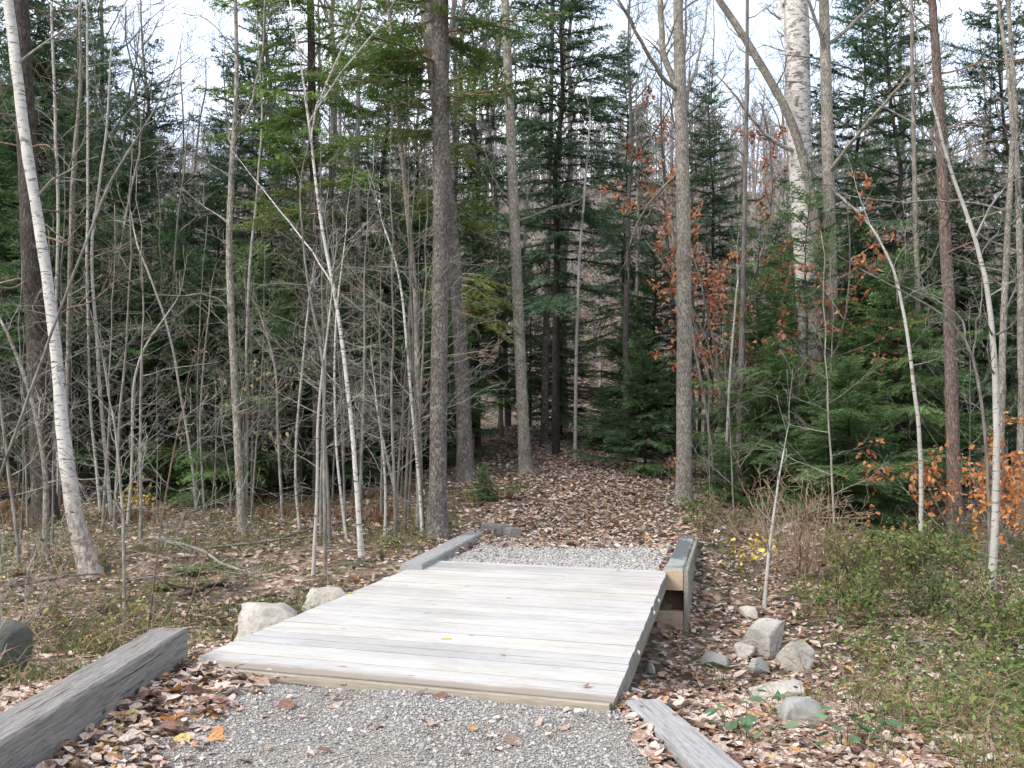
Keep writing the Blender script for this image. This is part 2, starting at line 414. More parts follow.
M['green_board'] = wood_done(wood('green stained board', (0.19, 0.19, 0.155), (0.085, 0.083, 0.065), (0.28, 0.275, 0.235), 0, None, 0.7), 0.5)
# dark stain on top of one timber
def stained():
    m, nt, b, c, grain = wood('stained grey timber', (0.25, 0.27, 0.255), (0.14, 0.145, 0.135), (0.33, 0.35, 0.33), 0, None, 0.5)
    s = ramp(nt, [(0.50, (0, 0, 0)), (0.56, (0.85, 0.85, 0.85))], noise(nt, coords(nt, (.45, 1, 1)), 1.9, 3, 0.5, 0.3)).outputs[0]
    c = mix(nt, c, (0.07, 0.075, 0.085), s)
    return wood_done((m, nt, b, c, grain), 0.4)
M['stained_timber'] = stained()
# the worn muddy strip along the near edge of the deck (object x = across, y = along from the near edge)
def deck_mud():
    m, nt, b, c, grain = deckw
    c = mix(nt, c, ramp(nt, [(.3, (.78, .77, .76)), (.6, (1.04, 1.04, 1.04))], noise(nt, coords(nt, (.5, 1, 1)), 1.7, 5, .65)).outputs[0], 1.0, 'MULTIPLY')
    tc = nt.nodes.new('ShaderNodeTexCoord'); sp = nt.nodes.new('ShaderNodeSeparateXYZ'); nt.links.new(tc.outputs['Object'], sp.inputs[0])
    n = noise(nt, coords(nt, (0.5, 1, 1)), 5, 5, 0.7)
    add = nd(nt, 'ShaderNodeMath', operation='MULTIPLY_ADD'); nt.links.new(n, add.inputs[0]); add.inputs[1].default_value = 0.22; nt.links.new(sp.outputs['Y'], add.inputs[2])
    f = ramp(nt, [(0.05, (0, 0, 0)), (0.12, (0.85, 0.85, 0.85)), (0.21, (0.8, 0.8, 0.8)), (0.30, (0, 0, 0))], add.outputs[0]).outputs[0]
    c = mix(nt, c, (0.20, 0.165, 0.13), f)
    # grime on the sawn edges between the boards
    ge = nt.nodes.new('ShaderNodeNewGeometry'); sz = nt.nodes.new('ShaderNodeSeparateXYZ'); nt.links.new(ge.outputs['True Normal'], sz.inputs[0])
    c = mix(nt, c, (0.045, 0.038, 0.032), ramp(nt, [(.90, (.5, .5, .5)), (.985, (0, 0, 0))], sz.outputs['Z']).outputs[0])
    nt.links.new(c, b.inputs['Base Color']); bump(nt, b, grain, 0.3, 0.005)
    return m
M['deck'] = deck_mud()
mm, nt_, bb = mat_new('zinc bolt head', 0.4); bb.inputs['Base Color'].default_value = (0.75, 0.75, 0.74, 1); bb.inputs['Metallic'].default_value = 0.3; M['bolt'] = mm

# ------------------------------------------------------------------ ground sheet
def axis(fine0, fine1, step, out0, out1):
    a = list(np.arange(fine0, fine1, step)); s = step
    lo, hi = [], []
    p = fine0
    while p > out0: s *= 1.22; p -= s; lo.append(p)
    s, p = step, fine1
    while p < out1: hi.append(p); s = min(s * 1.22, 9); p += s
    return np.array(lo[::-1] + a + hi + [out1])
gx = axis(-9, 9, 0.1, -420, 420); gy = axis(2.0, 24, 0.1, -300, 620)
X, Y = np.meshgrid(gx, gy)
Z = terrain(X, Y)
nx, ny = len(gx), len(gy)
ii = (np.arange(ny - 1)[:, None] * nx + np.arange(nx - 1)[None]).ravel()
g = MB(); g.add(np.stack([X.ravel(), Y.ravel(), Z.ravel()], -1), None, np.stack([ii, ii + 1, ii + nx + 1, ii + nx], -1))
struct('ground', g.mesh('ground', M['ground'], True))

def ribbon(name, mat, t0, t1, half, lift, wob, seed):
    ts = np.arange(t0, t1 + 0.001, 0.08); k = 30
    b = MB(); rows = []
    for n, t in enumerate(ts):
        wl = half + (vnoise(t, 0, 0.5, seed) - 0.5) * wob; wr = half + (vnoise(t, 9, 0.5, seed) - 0.5) * wob
        wr = wr + max(-t - DLEN / 2, 0) * 0.26
        a = np.linspace(-wl, wr, k)
        bend = 0.016 * max(t - 5, 0) ** 2
        p = DC[None] + LONG[None] * t + LAT[None] * (a - bend)[:, None]
        rows.append(np.column_stack([p, terrain(p[:, 0], p[:, 1]) + lift]))
    v = np.concatenate(rows); n = len(ts)
    i = (np.arange(n - 1)[:, None] * k + np.arange(k - 1)[None]).ravel()
    b.add(v, None, np.stack([i, i + 1, i + k + 1, i + k], -1))
    return struct(name, b.mesh(name, mat, True))
ribbon('gravel_path', M['gravel'], -DLEN / 2 - 5.5, -DLEN / 2 - 0.06, 1.42, 0.012, 0.1, 1)
ribbon('gravel_landing', M['gravel'], DLEN / 2 - 0.02, DLEN / 2 + 2.5, 1.2, 0.012, 0.3, 2)

# ------------------------------------------------------------------ loose leaves and stones
LEAF = np.array([(0, 0, 0), (.33, .3, 1), (.72, .24, 1), (1, 0, .5), (.72, -.24, 1), (.33, -.3, 1), (.33, 0, 0), (.72, 0, 0)], float)
LT = np.array([(0, 6, 1), (7, 3, 2), (0, 5, 6), (4, 3, 7)]); LQ = np.array([(6, 7, 2, 1), (5, 4, 7, 6)])
def leaves(b, P, size, tilt=0.35, rng=R, normal=None, aspect=1.0, curl=0.12, direction=None):
    n = len(P)
    if n == 0: return
    size = np.broadcast_to(size, (n,))
    if normal is None:
        nrm = np.column_stack([rng.normal(0, tilt, n), rng.normal(0, tilt, n), np.ones(n)])
    else: nrm = normal
    nrm = nrm / np.linalg.norm(nrm, axis=1)[:, None]
    d = rng.normal(0, 1, (n, 3)) if direction is None else direction
    d = d - (d * nrm).sum(1)[:, None] * nrm; d /= np.linalg.norm(d, axis=1)[:, None] + 1e-9
    w = np.cross(nrm, d)
    c = rng.normal(0, curl, n)
    L = LEAF
    wob = 1 + rng.normal(0, 0.12, (n, 8))
    v = P[:, None] + size[:, None, None] * (d[:, None] * (L[None, :, 0:1] * wob[:, :, None]) + w[:, None] * (aspect * L[None, :, 1:2] * wob[:, :, None]) + nrm[:, None] * (c[:, None] * L[None, :, 2])[:, :, None])
    off = (np.arange(n) * 8)[:, None, None]
    b.add(v.reshape(-1, 3), (LT[None] + off).reshape(-1, 3), (LQ[None] + off).reshape(-1, 4))

ST = np.array([0, .1, .28, .5, .72, .9, 1.0]); WD = np.array([.02, .17, .30, .33, .25, .11, .0])
def fine_leaves(b, P, size, tilt=0.3, rng=R):
    n = len(P)
    nrm = np.column_stack([rng.normal(0, tilt, n), rng.normal(0, tilt, n), np.ones(n)]); nrm /= np.linalg.norm(nrm, axis=1)[:, None]
    d = rng.normal(0, 1, (n, 3)); d -= (d * nrm).sum(1)[:, None] * nrm; d /= np.linalg.norm(d, axis=1)[:, None]
    w = np.cross(nrm, d)
    asp = rng.uniform(.65, 1.35, n); cup = rng.normal(0.12, .32, n); bend = rng.normal(0.1, .4, n); twist = rng.normal(0, .25, n)
    m = len(ST)
    edge = (WD[None, :, None] * np.array([1, 0, -1.0])[None, None]) * (1 + rng.normal(0, .11, (n, m, 3))) * asp[:, None, None]
    zz = cup[:, None, None] * np.abs(edge) + (bend[:, None] * (ST[None] - .5) ** 2)[:, :, None] + twist[:, None, None] * edge * (ST[None, :, None] - .4) + rng.normal(0, .02, (n, m, 3))
    v = P[:, None, None] + size[:, None, None, None] * (d[:, None, None] * (ST[None, :, None, None] - .5 + 0 * edge[..., None]) + w[:, None, None] * edge[..., None] + nrm[:, None, None] * zz[..., None])
    q = []
    for i in range(m - 1):
        for j in range(2): q.append((i * 3 + j, i * 3 + j + 1, i * 3 + j + 4, i * 3 + j + 3))
    b.add(v.reshape(-1, 3), None, (np.array(q)[None] + (np.arange(n) * m * 3)[:, None, None]).reshape(-1, 4))

def in_quad(x, y, pad=0.0):
    ins = np.ones(len(x), bool); q = [NL, NR, FR, FL]; c = DC
    for i in range(4):
        p, r = q[i], q[(i + 1) % 4]
        e = r - p; nn = np.array([-e[1], e[0]]); nn = nn / np.linalg.norm(nn)
        if (c - p) @ nn < 0: nn = -nn
        ins &= ((x - p[0]) * nn[0] + (y - p[1]) * nn[1]) > -pad
    return ins

def view_points(n, y0, y1, power=1.0, xpad=1.0, rng=R):
    """ground points within the view wedge, denser close by (even on the picture when power = 1)"""
    u = rng.rand(n)
    y = 1 / (1 / y0 + u * (1 / y1 - 1 / y0)) if power == 1 else y0 * (y1 / y0) ** u
    x = (rng.rand(n) * 2 - 1) * (0.5 * y + xpad)
    return x, y

lit = MB()
x, y = view_points(100000, 3.6, 34, 2)
a, t = corridor(x, y)
on_gravel = ((np.abs(a) - np.where(a > 0, np.clip(-t - DLEN / 2, 0, 3) * 0.26, 0) < 1.40) & (t < -DLEN / 2 + 0.05)) | ((np.abs(a) < 1.2) & (t > DLEN / 2 - 0.1) & (t < DLEN / 2 + 2.2))
edge_l = (t < -DLEN / 2 + 0.1) & (a < -0.95 - 0.25 * vnoise(x, y, 0.4, 21)) & (a > -1.6)
edge_r = (t < -DLEN / 2 - 0.5) & (a > 9)
path = (np.abs(a) < 1.6) & (t > DLEN / 2 + 1.7)
rightb = (a > 1.3) & (a < 4.2 + 0.8 * (vnoise(x, y, 1, 4) - .5)) & (y < 16)
dens = np.where(path, 1.0, np.where(rightb, 0.95, 0.30 + 0.45 * sstep(.4, .65, vnoise(x, y, 0.8, 6))))
dens = np.where(on_gravel, 0.012, dens)
dens = np.where(edge_l | edge_r, 1.0, dens)
dens = np.where(in_quad(x, y, 0.03), 0.0, dens)
dens = np.where((a > 4.5) & (y < 16), dens * 0.55, dens)
k = R.rand(len(x)) < dens
x, y = x[k], y[k]
P = np.column_stack([x, y, terrain(x, y) + 0.012 + R.rand(len(x)) * 0.03])
szl = np.clip(R.lognormal(-2.85, 0.36, len(x)), .025, .13) * np.where(y > 15, 1.2, 1.0)
nr = y < 9.5
fine_leaves(lit, P[nr], szl[nr], .25)
leaves(lit, P[~nr], szl[~nr], 0.30, curl=0.2)
# the trail itself is carpeted
n = 9000
t = DLEN / 2 + 2.0 + 12 * R.rand(n); a = R.normal(0, .75, n).clip(-1.7, 1.7)
bend = 0.016 * np.maximum(t - 5, 0) ** 2
xy = DC[None] + LONG[None] * t[:, None] + LAT[None] * (a - bend)[:, None]
leaves(lit, np.column_stack([xy, terrain(xy[:, 0], xy[:, 1]) + .015 + R.rand(n) * .03]), np.clip(R.lognormal(-2.7, .3, n), .03, .13), .28, curl=.2)
# thick drift of leaves against the near left timber
x = -2.1 + R.beta(1.1, 2.6, 1500) * 0.75; y = R.uniform(3.6, 7.0, 1500)
P = np.column_stack([x, y, terrain(x, y) + 0.02 + R.rand(1500) * 0.07 * np.clip(1 - (x + 2.1) / 0.6, 0, 1)])
fine_leaves(lit, P, np.clip(R.lognormal(-2.75, .36, 1500), .03, .14), .3)
tag(link('leaf_litter', lit.mesh('leaf_litter', M['litter'], True)), 'fallen tan and brown leaves covering the forest floor and trail', 'fallen leaves', None, 'stuff')

ICO_V = []
phi = (1 + 5 ** .5) / 2
for s1 in (-1, 1):
    for s2 in (-1, 1):
        ICO_V += [(0, s1, s2 * phi), (s1, s2 * phi, 0), (s2 * phi, 0, s1)]
ICO_V = np.array(ICO_V, float); ICO_V /= np.linalg.norm(ICO_V[0])
def hull_faces(V):
    import bmesh
    bm = bmesh.new(); vs = [bm.verts.new(v) for v in V]
    bmesh.ops.convex_hull(bm, input=vs); bm.verts.index_update(); bm.verts.ensure_lookup_table()
    f = [[v.index for v in fc.verts] for fc in bm.faces]; bm.free(); return np.array(f)
ICO_F = hull_faces(ICO_V)
def stones(b, P, size, rng=R):
    n = len(P)
    S = size[:, None, None] * rng.uniform(0.55, 1.1, (n, 1, 3)) * (1 + rng.normal(0, 0.17, (n, 12, 1)))
    th = rng.rand(n) * 6.283; c, s = np.cos(th)[:, None], np.sin(th)[:, None]
    v = ICO_V[None] * S
    v = np.stack([v[..., 0] * c - v[..., 1] * s, v[..., 0] * s + v[..., 1] * c, v[..., 2] * 0.75], -1) + P[:, None]
    b.add(v.reshape(-1, 3), (ICO_F[None] + (np.arange(n) * 12)[:, None, None]).reshape(-1, 3))
peb = MB()
n = 44000
t = -DLEN / 2 - 0.05 - R.rand(n) * 2.6; a = R.uniform(-1.35, 1.4 + (-t - DLEN / 2) * .26, n)
xy = DC[None] + LONG[None] * t[:, None] + LAT[None] * a[:, None]
k = R.rand(n) < np.clip(1.2 - 0.25 * t * 0, 0, 1) * (0.25 + 1.0 * vnoise(xy[:, 0], xy[:, 1], 0.55, 31))
xy = xy[k]
peb_sz = 0.0035 + 0.011 * R.beta(0.9, 3.8, len(xy)) + 0.010 * (R.rand(len(xy)) < 0.03)
stones(peb, np.column_stack([xy, terrain(xy[:, 0], xy[:, 1]) + 0.014 + peb_sz * 0.2]), peb_sz)
n = 9000
t = DLEN / 2 + 0.02 + R.rand(n) ** 1.2 * 2.7; a = R.uniform(-1.25, 1.25, n)
xy = DC[None] + LONG[None] * t[:, None] + LAT[None] * a[:, None]
sz = R.uniform(0.010, 0.022, n)
stones(peb, np.column_stack([xy, terrain(xy[:, 0], xy[:, 1]) + 0.014 + sz * 0.2]), sz)
tag(link('loose_gravel', peb.mesh('loose_gravel', M['pebble'])), 'grey crushed stone on the path at both ends of the bridge', 'gravel', None, 'stuff')

# ------------------------------------------------------------------ bridge
bridge = empty('footbridge', (NR[0], NR[1], 0.0), 'bleached plank footbridge deck lying across the leafy ditch', 'footbridge')
NPL = 29
def quad_pt(u, v):      # u across left->right, v near->far
    return (NL * (1 - u) + NR * u) * (1 - v) + (FL * (1 - u) + FR * u) * v
# the decking object is laid out with its local x across the deck and local y along it, origin at the near left corner
ux = (NR - NL); ang = math.atan2(ux[1], ux[0])
def to_local(p):        # world -> decking local
    d = np.asarray(p)[:2] - NL
    c, s = math.cos(-ang), math.sin(-ang)
    return np.array([d[0] * c - d[1] * s, d[0] * s + d[1] * c])
db = MB()
for i in range(NPL):
    v0, v1 = i / NPL, (i + 1) / NPL
    gap = (0.0012 + 0.0026 * R.rand() ** 2) / DLEN
    e0, e1 = R.normal(0, 0.003), R.normal(0, 0.003)
    zt = R.normal(0, 0.0016); tw = R.normal(0, 0.0006)
    if i == 0: e0 = 0.03
    cs = [quad_pt(e0 / 2.8, v0 + gap), quad_pt(1 + e1 / 2.8, v0 + gap), quad_pt(1 + e1 / 2.8, v1 - gap), quad_pt(e0 / 2.8, v1 - gap)]
    L = [to_local(c) for c in cs]
    segs = 12; v = []
    warp = R.normal(0, 0.003, segs + 1)
    if i == 0: warp = warp + 0.012 * np.sin(np.linspace(0, 3.1, segs + 1))
    for s_ in range(segs + 1):
        f = s_ / segs
        n0 = L[0] * (1 - f) + L[1] * f; n1 = L[3] * (1 - f) + L[2] * f
        if i == 0: n0 = n0 + np.array([0, warp[s_]])
        zz = zt + tw * (f - .5) + warp[s_] * 0.15
        v += [(n0[0], n0[1], zz - 0.004), (n0[0], n0[1] + 0.004, zz), (n1[0], n1[1] - 0.003, zz), (n1[0], n1[1], zz - 0.004), (n1[0], n1[1], zz - 0.045), (n0[0], n0[1], zz - 0.045)]
    q = []
    for s_ in range(segs):
        for k in range(6):
            o = s_ * 6; k2 = (k + 1) % 6
            q.append((o + k, o + 6 + k, o + 6 + k2, o + k2))
    v = np.array(v)
    capq = [(0, 1, 2, 3), (0, 3, 4, 5), (segs * 6 + 3, segs * 6 + 2, segs * 6 + 1, segs * 6), (segs * 6 + 5, segs * 6 + 4, segs * 6 + 3, segs * 6)]
    db.add(v, None, q + capq)
deck = link('decking', db.mesh('decking', M['deck']), bridge)
deck.location = (NL[0] - NR[0], NL[1] - NR[1], 0); deck.rotation_euler = (0, 0, ang)

def beam(name, mat, p0, p1, w, z0, z1, parent=None, bev=0.012, origin=None, segs=1):
    """a timber from p0 to p1 (plan), width w, local x along the grain"""
    p0, p1 = np.asarray(p0, float)[:2], np.asarray(p1, float)[:2]
    d = p1 - p0; L = np.linalg.norm(d); an = math.atan2(d[1], d[0])
    b = MB(); hgt = z1 - z0; rb = np.random.RandomState(int(abs(p0[0] * 1000 + z1 * 777 + w * 99)) % 99999)
    nn_ = max(2, int(L / 0.09)); ch = min(bev if bev else .004, w * .2, hgt * .2)
    sec = np.array([(-w / 2 + ch, 0), (w / 2 - ch, 0), (w / 2, ch), (w / 2, hgt - ch), (w / 2 - ch, hgt), (-w / 2 + ch, hgt), (-w / 2, hgt - ch), (-w / 2, ch)])
    rings = []
    for q_ in range(nn_ + 1):
        jit = rb.normal(0, ch * .08, (8, 2)); 
        if rb.rand() < .05: jit[rb.randint(3, 7)] -= np.array([np.sign(sec[5][0]), .8]) * 0 + np.array([0, ch * .5])
        rings.append(np.column_stack([np.full(8, L * q_ / nn_), sec + jit]))
    rings = np.array(rings); qd = []
    for q_ in range(nn_):
        for j_ in range(8): qd.append((q_ * 8 + j_, q_ * 8 + 8 + j_, q_ * 8 + 8 + (j_ + 1) % 8, q_ * 8 + (j_ + 1) % 8))
    e_ = nn_ * 8
    capq = [(0, 1, 2, 7), (7, 2, 3, 6), (6, 3, 4, 5), (e_ + 7, e_ + 2, e_ + 1, e_), (e_ + 6, e_ + 3, e_ + 2, e_ + 7), (e_ + 5, e_ + 4, e_ + 3, e_ + 6)]
    b.add(rings.reshape(-1, 3), None, [q_[::-1] for q_ in qd] + [q_[::-1] for q_ in capq])
    o = link(name, b.mesh(name, mat), parent)
    org = np.zeros(3) if origin is None else np.asarray(origin)
    o.location = (p0[0] - org[0], p0[1] - org[1], z0 - org[2]); o.rotation_euler = (0, 0, an)
    return o
BO = np.array([NR[0], NR[1], 0.0])
inward = -LAT * 0.035
rd = (FR - NR) / np.linalg.norm(FR - NR); ld = (FL - NL) / np.linalg.norm(FL - NL)
rs = np.array([rd[1], -rd[0]]); lside = np.array([-ld[1], ld[0]])
beam('stringer', M['green_board'], NR - rs * 0.045 + rd * 0.02, FR - rs * 0.045 - rd * 0.02, 0.07, -0.20, -0.050, bridge, 0.006, BO)
beam('stringer', M['green_board'], NL - lside * 0.06 + ld * 0.05, FL - lside * 0.06 - ld * 0.02, 0.07, -0.20, -0.050, bridge, 0.006, BO)
mid0, mid1 = (NL + NR) / 2 + LONG * 0.06, (FL + FR) / 2 - LONG * 0.06
beam('stringer', M['dark_timber'], mid0, mid1, 0.09, -0.20, -0.050, bridge, 0.006, BO)
nd_ = (NR - NL) / np.linalg.norm(NR - NL)
beam('end_board', M['ochre_board'], NL + nd_ * 0.09 - np.array([-nd_[1], nd_[0]]) * 0.022, NR - nd_ * 0.012 - np.array([-nd_[1], nd_[0]]) * 0.022, 0.04, -0.085, -0.006, bridge, 0.004, BO)
def lathe_bolt(c, nrm):
    b = MB(); n3 = np.array([nrm[0], nrm[1], 0.0])
    c = np.array(c)
    b.tube([c - n3 * 0.01, c + n3 * 0.006, c + n3 * 0.014, c + n3 * 0.018], [0.021, 0.021, 0.014, 0.004], 10)
    return b
for (px, py) in ((638, 651), (655, 611), (660, 599)):
    # on the outside face of the right stringer
    best = min(np.linspace(0, 1, 400), key=lambda s: abs(project(np.array([*(NR * (1 - s) + FR * s), -0.1]))[1] - py - 2))
    c = np.array([*(NR * (1 - best) + FR * best - rs * 0.010), -0.10])
    link('bolt', lathe_bolt(c, rs).mesh('bolt', M['bolt'], True, BO), bridge)

# ------------------------------------------------------------------ timbers
def timber_thing(name, mat, p0, p1, w, z0, z1, label, cat, group=None):
    return tag(beam(name, mat, p0, p1, w, z0, z1, None, 0.014), label, cat, group)
TG = 'squared timbers edging the path'
timber_thing('edging_timber', M['timber'], (-2.24, 2.6), (-2.25, 6.98), 0.23, -0.10, 0.2,
             'thick dark grey timber half buried in a drift of fallen leaves beside the near gravel', 'timber', TG)
a0, a1 = G(643, 699.5, -0.03)[:2], G(760, 800, -0.03)[:2]
a1 = a0 + (a1 - a0) * 1.5
timber_thing('edging_timber', M['pale_timber'], a0, a1, 0.215, -0.30, -0.03,
             'pale smooth timber whose end meets the near corner of the plank deck by the ditch', 'timber', TG)
b0, b1 = G(411, 564, 0.06)[:2], G(478, 530, 0.06)[:2]
timber_thing('edging_timber', M['pale_timber'], b0, b1, 0.24, -0.24, 0.06,
             'long pale grey timber at the far end of the deck below the twin spruce trunks', 'timber', TG)
c0 = G(488, 534, 0.02)[:2]
timber_thing('step_timber', M['timber'], c0 + np.array([-0.02, 0.35]), c0 + np.array([0.25, -0.15]), 0.2, -0.2, 0.15,
             'short squared timber butting against the far end of the long pale timber', 'timber', TG)
c1 = G(506, 537, 0.0)[:2]
timber_thing('step_timber', M['timber'], c1 + np.array([-0.04, 0.25]), c1 + np.array([0.14, -0.12]), 0.17, -0.2, 0.13,
             'smallest block of timber, its end showing among leaves at the start of the trail', 'timber', TG)
# abutment at the far right corner
A0 = G(673.5, 570, 0.03)[:2]; A1 = G(687.5, 536.5, 0.03)[:2]
ad = (A1 - A0) / np.linalg.norm(A1 - A0); asd = np.array([ad[1], -ad[0]])
AO = np.array([A0[0], A0[1], -0.65])
ab = empty('timber_abutment', AO, 'stack of squared timbers holding up the far corner of the deck above the ditch', 'abutment')
beam('top_timber', M['stained_timber'], A0 + ad * 0.02, A1, 0.2, -0.185, 0.03, ab, 0.012, AO)
beam('end_grain', M['brown_timber'], A0 + asd * 0.098 + ad * 0.012, A0 - asd * 0.098 + ad * 0.012, 0.02, -0.183, 0.024, ab, 0.003, AO)
beam('middle_timber', M['dark_timber'], A0 + ad * 0.14, A1, 0.19, -0.402, -0.188, ab, 0.012, AO)
beam('bottom_timber', M['brown_timber'], A0 - asd * 0.35 + ad * 0.11, A0 + asd * 0.1 + ad * 0.11, 0.2, -0.62, -0.405, ab, 0.012, AO)
beam('side_plank', M['green_board'], A0 + asd * 0.128 + ad * 0.0, A1 + asd * 0.128, 0.045, -0.72, 0.02, ab, 0.006, AO)
# crib across the bank below the far end of the deck and under the near end
beam('bank_timber', M['dark_timber'], FL + LONG * 0.12 + LAT * 0.2, FR + LONG * 0.12 - LAT * 0.45, 0.2, -0.5, -0.06, ab, 0.012, AO)

# ------------------------------------------------------------------ rocks
def rock(px, py, wpx, hpx, mat, label, seed, Y=None, squash=1.0, cuts=13, name='boulder', boxy=0.0):
    import bmesh
    p = GT(px, py) if Y is None else np.array([U(px, py, Y)[0], Y, 0])
    p[2] = terrain(p[0], p[1])
    s = p[1] / F
    w, h = wpx * s, hpx * s
    rr = np.random.RandomState(seed)
    bm = bmesh.new(); bmesh.ops.create_icosphere(bm, subdivisions=4, radius=1.0)
    V = np.array([v.co for v in bm.verts])
    if boxy:
        for nn in ((1, .12, .05), (-1, .1, .15), (.05, .05, 1), (0, -1, .2), (-.5, -.7, .25), (.7, 0, .75)):
            nn = np.array(nn, float); nn /= np.linalg.norm(nn)
            V = V - np.maximum(V @ nn - boxy, 0)[:, None] * nn[None] * 0.95
    for k in range(cuts):
        nn = rr.normal(0, 1, 3); nn[2] = nn[2] * 0.8; nn /= np.linalg.norm(nn); dd = rr.uniform(0.38, 0.8)
        o = V @ nn; V = V - np.maximum(o - dd, 0)[:, None] * nn[None] * 0.93
    ns = sum((vnoise(V[:, 0] * 1.3 + 7 + V[:, 2], V[:, 1] * 1.3 + V[:, 2] * .7 + 3, sc_, seed + q) - .5) * am for q, (sc_, am) in enumerate(((0.6, .12), (0.25, .08), (0.1, 0.04))))
    V = V * (1 + ns)[:, None]
    V = V / (V.max(0) - V.min(0)) * np.array([w, w * 0.8 * squash, h * 1.35])
    th = rr.uniform(-.3, .3); c, s_ = math.cos(th), math.sin(th)
    V = np.stack([V[:, 0] * c - V[:, 1] * s_, V[:, 0] * s_ + V[:, 1] * c, V[:, 2]], -1)
    V[:, 2] += h * 1.35 / 2 - h * 0.38
    for v, co in zip(bm.verts, V): v.co = co
    for f in bm.faces: f.smooth = True
    me = bpy.data.meshes.new(name); bm.to_mesh(me); bm.free(); me.materials.append(mat)
    try: me.set_sharp_from_angle(angle=math.radians(40))
    except Exception: pass
    o = link(name, me); o.location = p
    return tag(o, label, 'rock', 'rocks beside the bridge')
rock(268, 629, 68, 37, M['pale_rock'], 'big flat topped pale boulder touching the edge of the plank deck', 2, Y=9.1, boxy=0.7, cuts=8)
rock(331, 598, 50, 23, M['pale_rock'], 'low pale stone half hidden behind the deck edge past the flat topped boulder', 5, Y=10.4, boxy=0.65, cuts=8)
rock(8, 672, 52, 46, M['dark_rock'], 'dark mossy boulder in the undergrowth behind the thick leaf-drifted timber', 8, cuts=7)
rock(764, 655, 50, 40, M['pale_rock'], 'largest pale pointed boulder of the heap beside the ditch', 11)
rock(799, 670, 38, 33, M['pale_rock'], 'slanting pale rock leaning against the pointed boulder, farther from the deck', 12)
rock(748, 617, 20, 9, M['pale_rock'], 'small flat pale stone behind the pointed boulder', 14, name='stone')
rock(746, 658, 22, 15, M['pale_rock'], 'small white wedge of stone at the foot of the pointed boulder', 17, name='stone')
rock(758, 675, 28, 18, M['grey_rock'], 'rounded grey stone below the white wedge of stone', 19, name='stone')
rock(770, 700, 55, 23, M['pale_rock'], 'long low pale rock with a ridged top nearest the rounded grey stone', 22)
rock(800, 727, 54, 28, M['grey_rock'], 'smooth grey green stone lowest in the heap among broad leaves', 25)
rock(716, 667, 32, 16, M['grey_rock'], 'flat tan stone sunk in leaves between the deck and the rock heap', 27, name='stone')
rock(650, 673, 11, 9, M['pale_rock'], 'lone pale cobble in the shade under the edge of the deck', 31, name='stone')

# ------------------------------------------------------------------ trees: generators
def perp(d, rng):
    r = rng.normal(0, 1, 3); r -= (r @ d) * d / (d @ d)
    return r / (np.linalg.norm(r) + 1e-9)
def grow(b, p, d, L, r, lev, rng, up=0.25, wig=0.16, kids=6, ratio=0.5, rmin=0.0028, spread=(0.5, 1.0), start=0.25, tips=None, a=None, taper=0.25):
    d = d / np.linalg.norm(d)
    n = max(3, min(9, int(L / 0.22) + 2)); seg = L / n
    path = [p.copy()]
    for k in range(n):
        d = d + rng.normal(0, wig, 3); d[2] += up * seg; d /= np.linalg.norm(d)
        path.append(path[-1] + d * seg)
    path = np.array(path)
    rad = np.maximum(r * (1 - (1 - taper) * np.linspace(0, 1, n + 1)), rmin * 0.8)
    b.tube(path, rad, 7 if r > .03 else (5 if r > .012 else 3), a=a)
    if tips is not None and lev <= 1: tips.append(path[1:])
    if lev <= 0: return
    for k in range(kids):
        f = start + (0.97 - start) * (k + rng.rand()) / kids
        i = min(int(f * n), n - 1); q = path[i] + (path[i + 1] - path[i]) * (f * n - i)
        dd = path[i + 1] - path[i]; dd /= np.linalg.norm(dd)
        an = rng.uniform(*spread)
        nd2 = dd * math.cos(an) + perp(dd, rng) * math.sin(an)
        grow(b, q, nd2, L * ratio * rng.uniform(0.6, 1.25) * (1.15 - 0.6 * f), max(rad[i] * 0.55, rmin), lev - 1, rng, up, wig * 1.15, max(2, int(kids * 0.7)), ratio, rmin, spread, 0.2, tips, a)

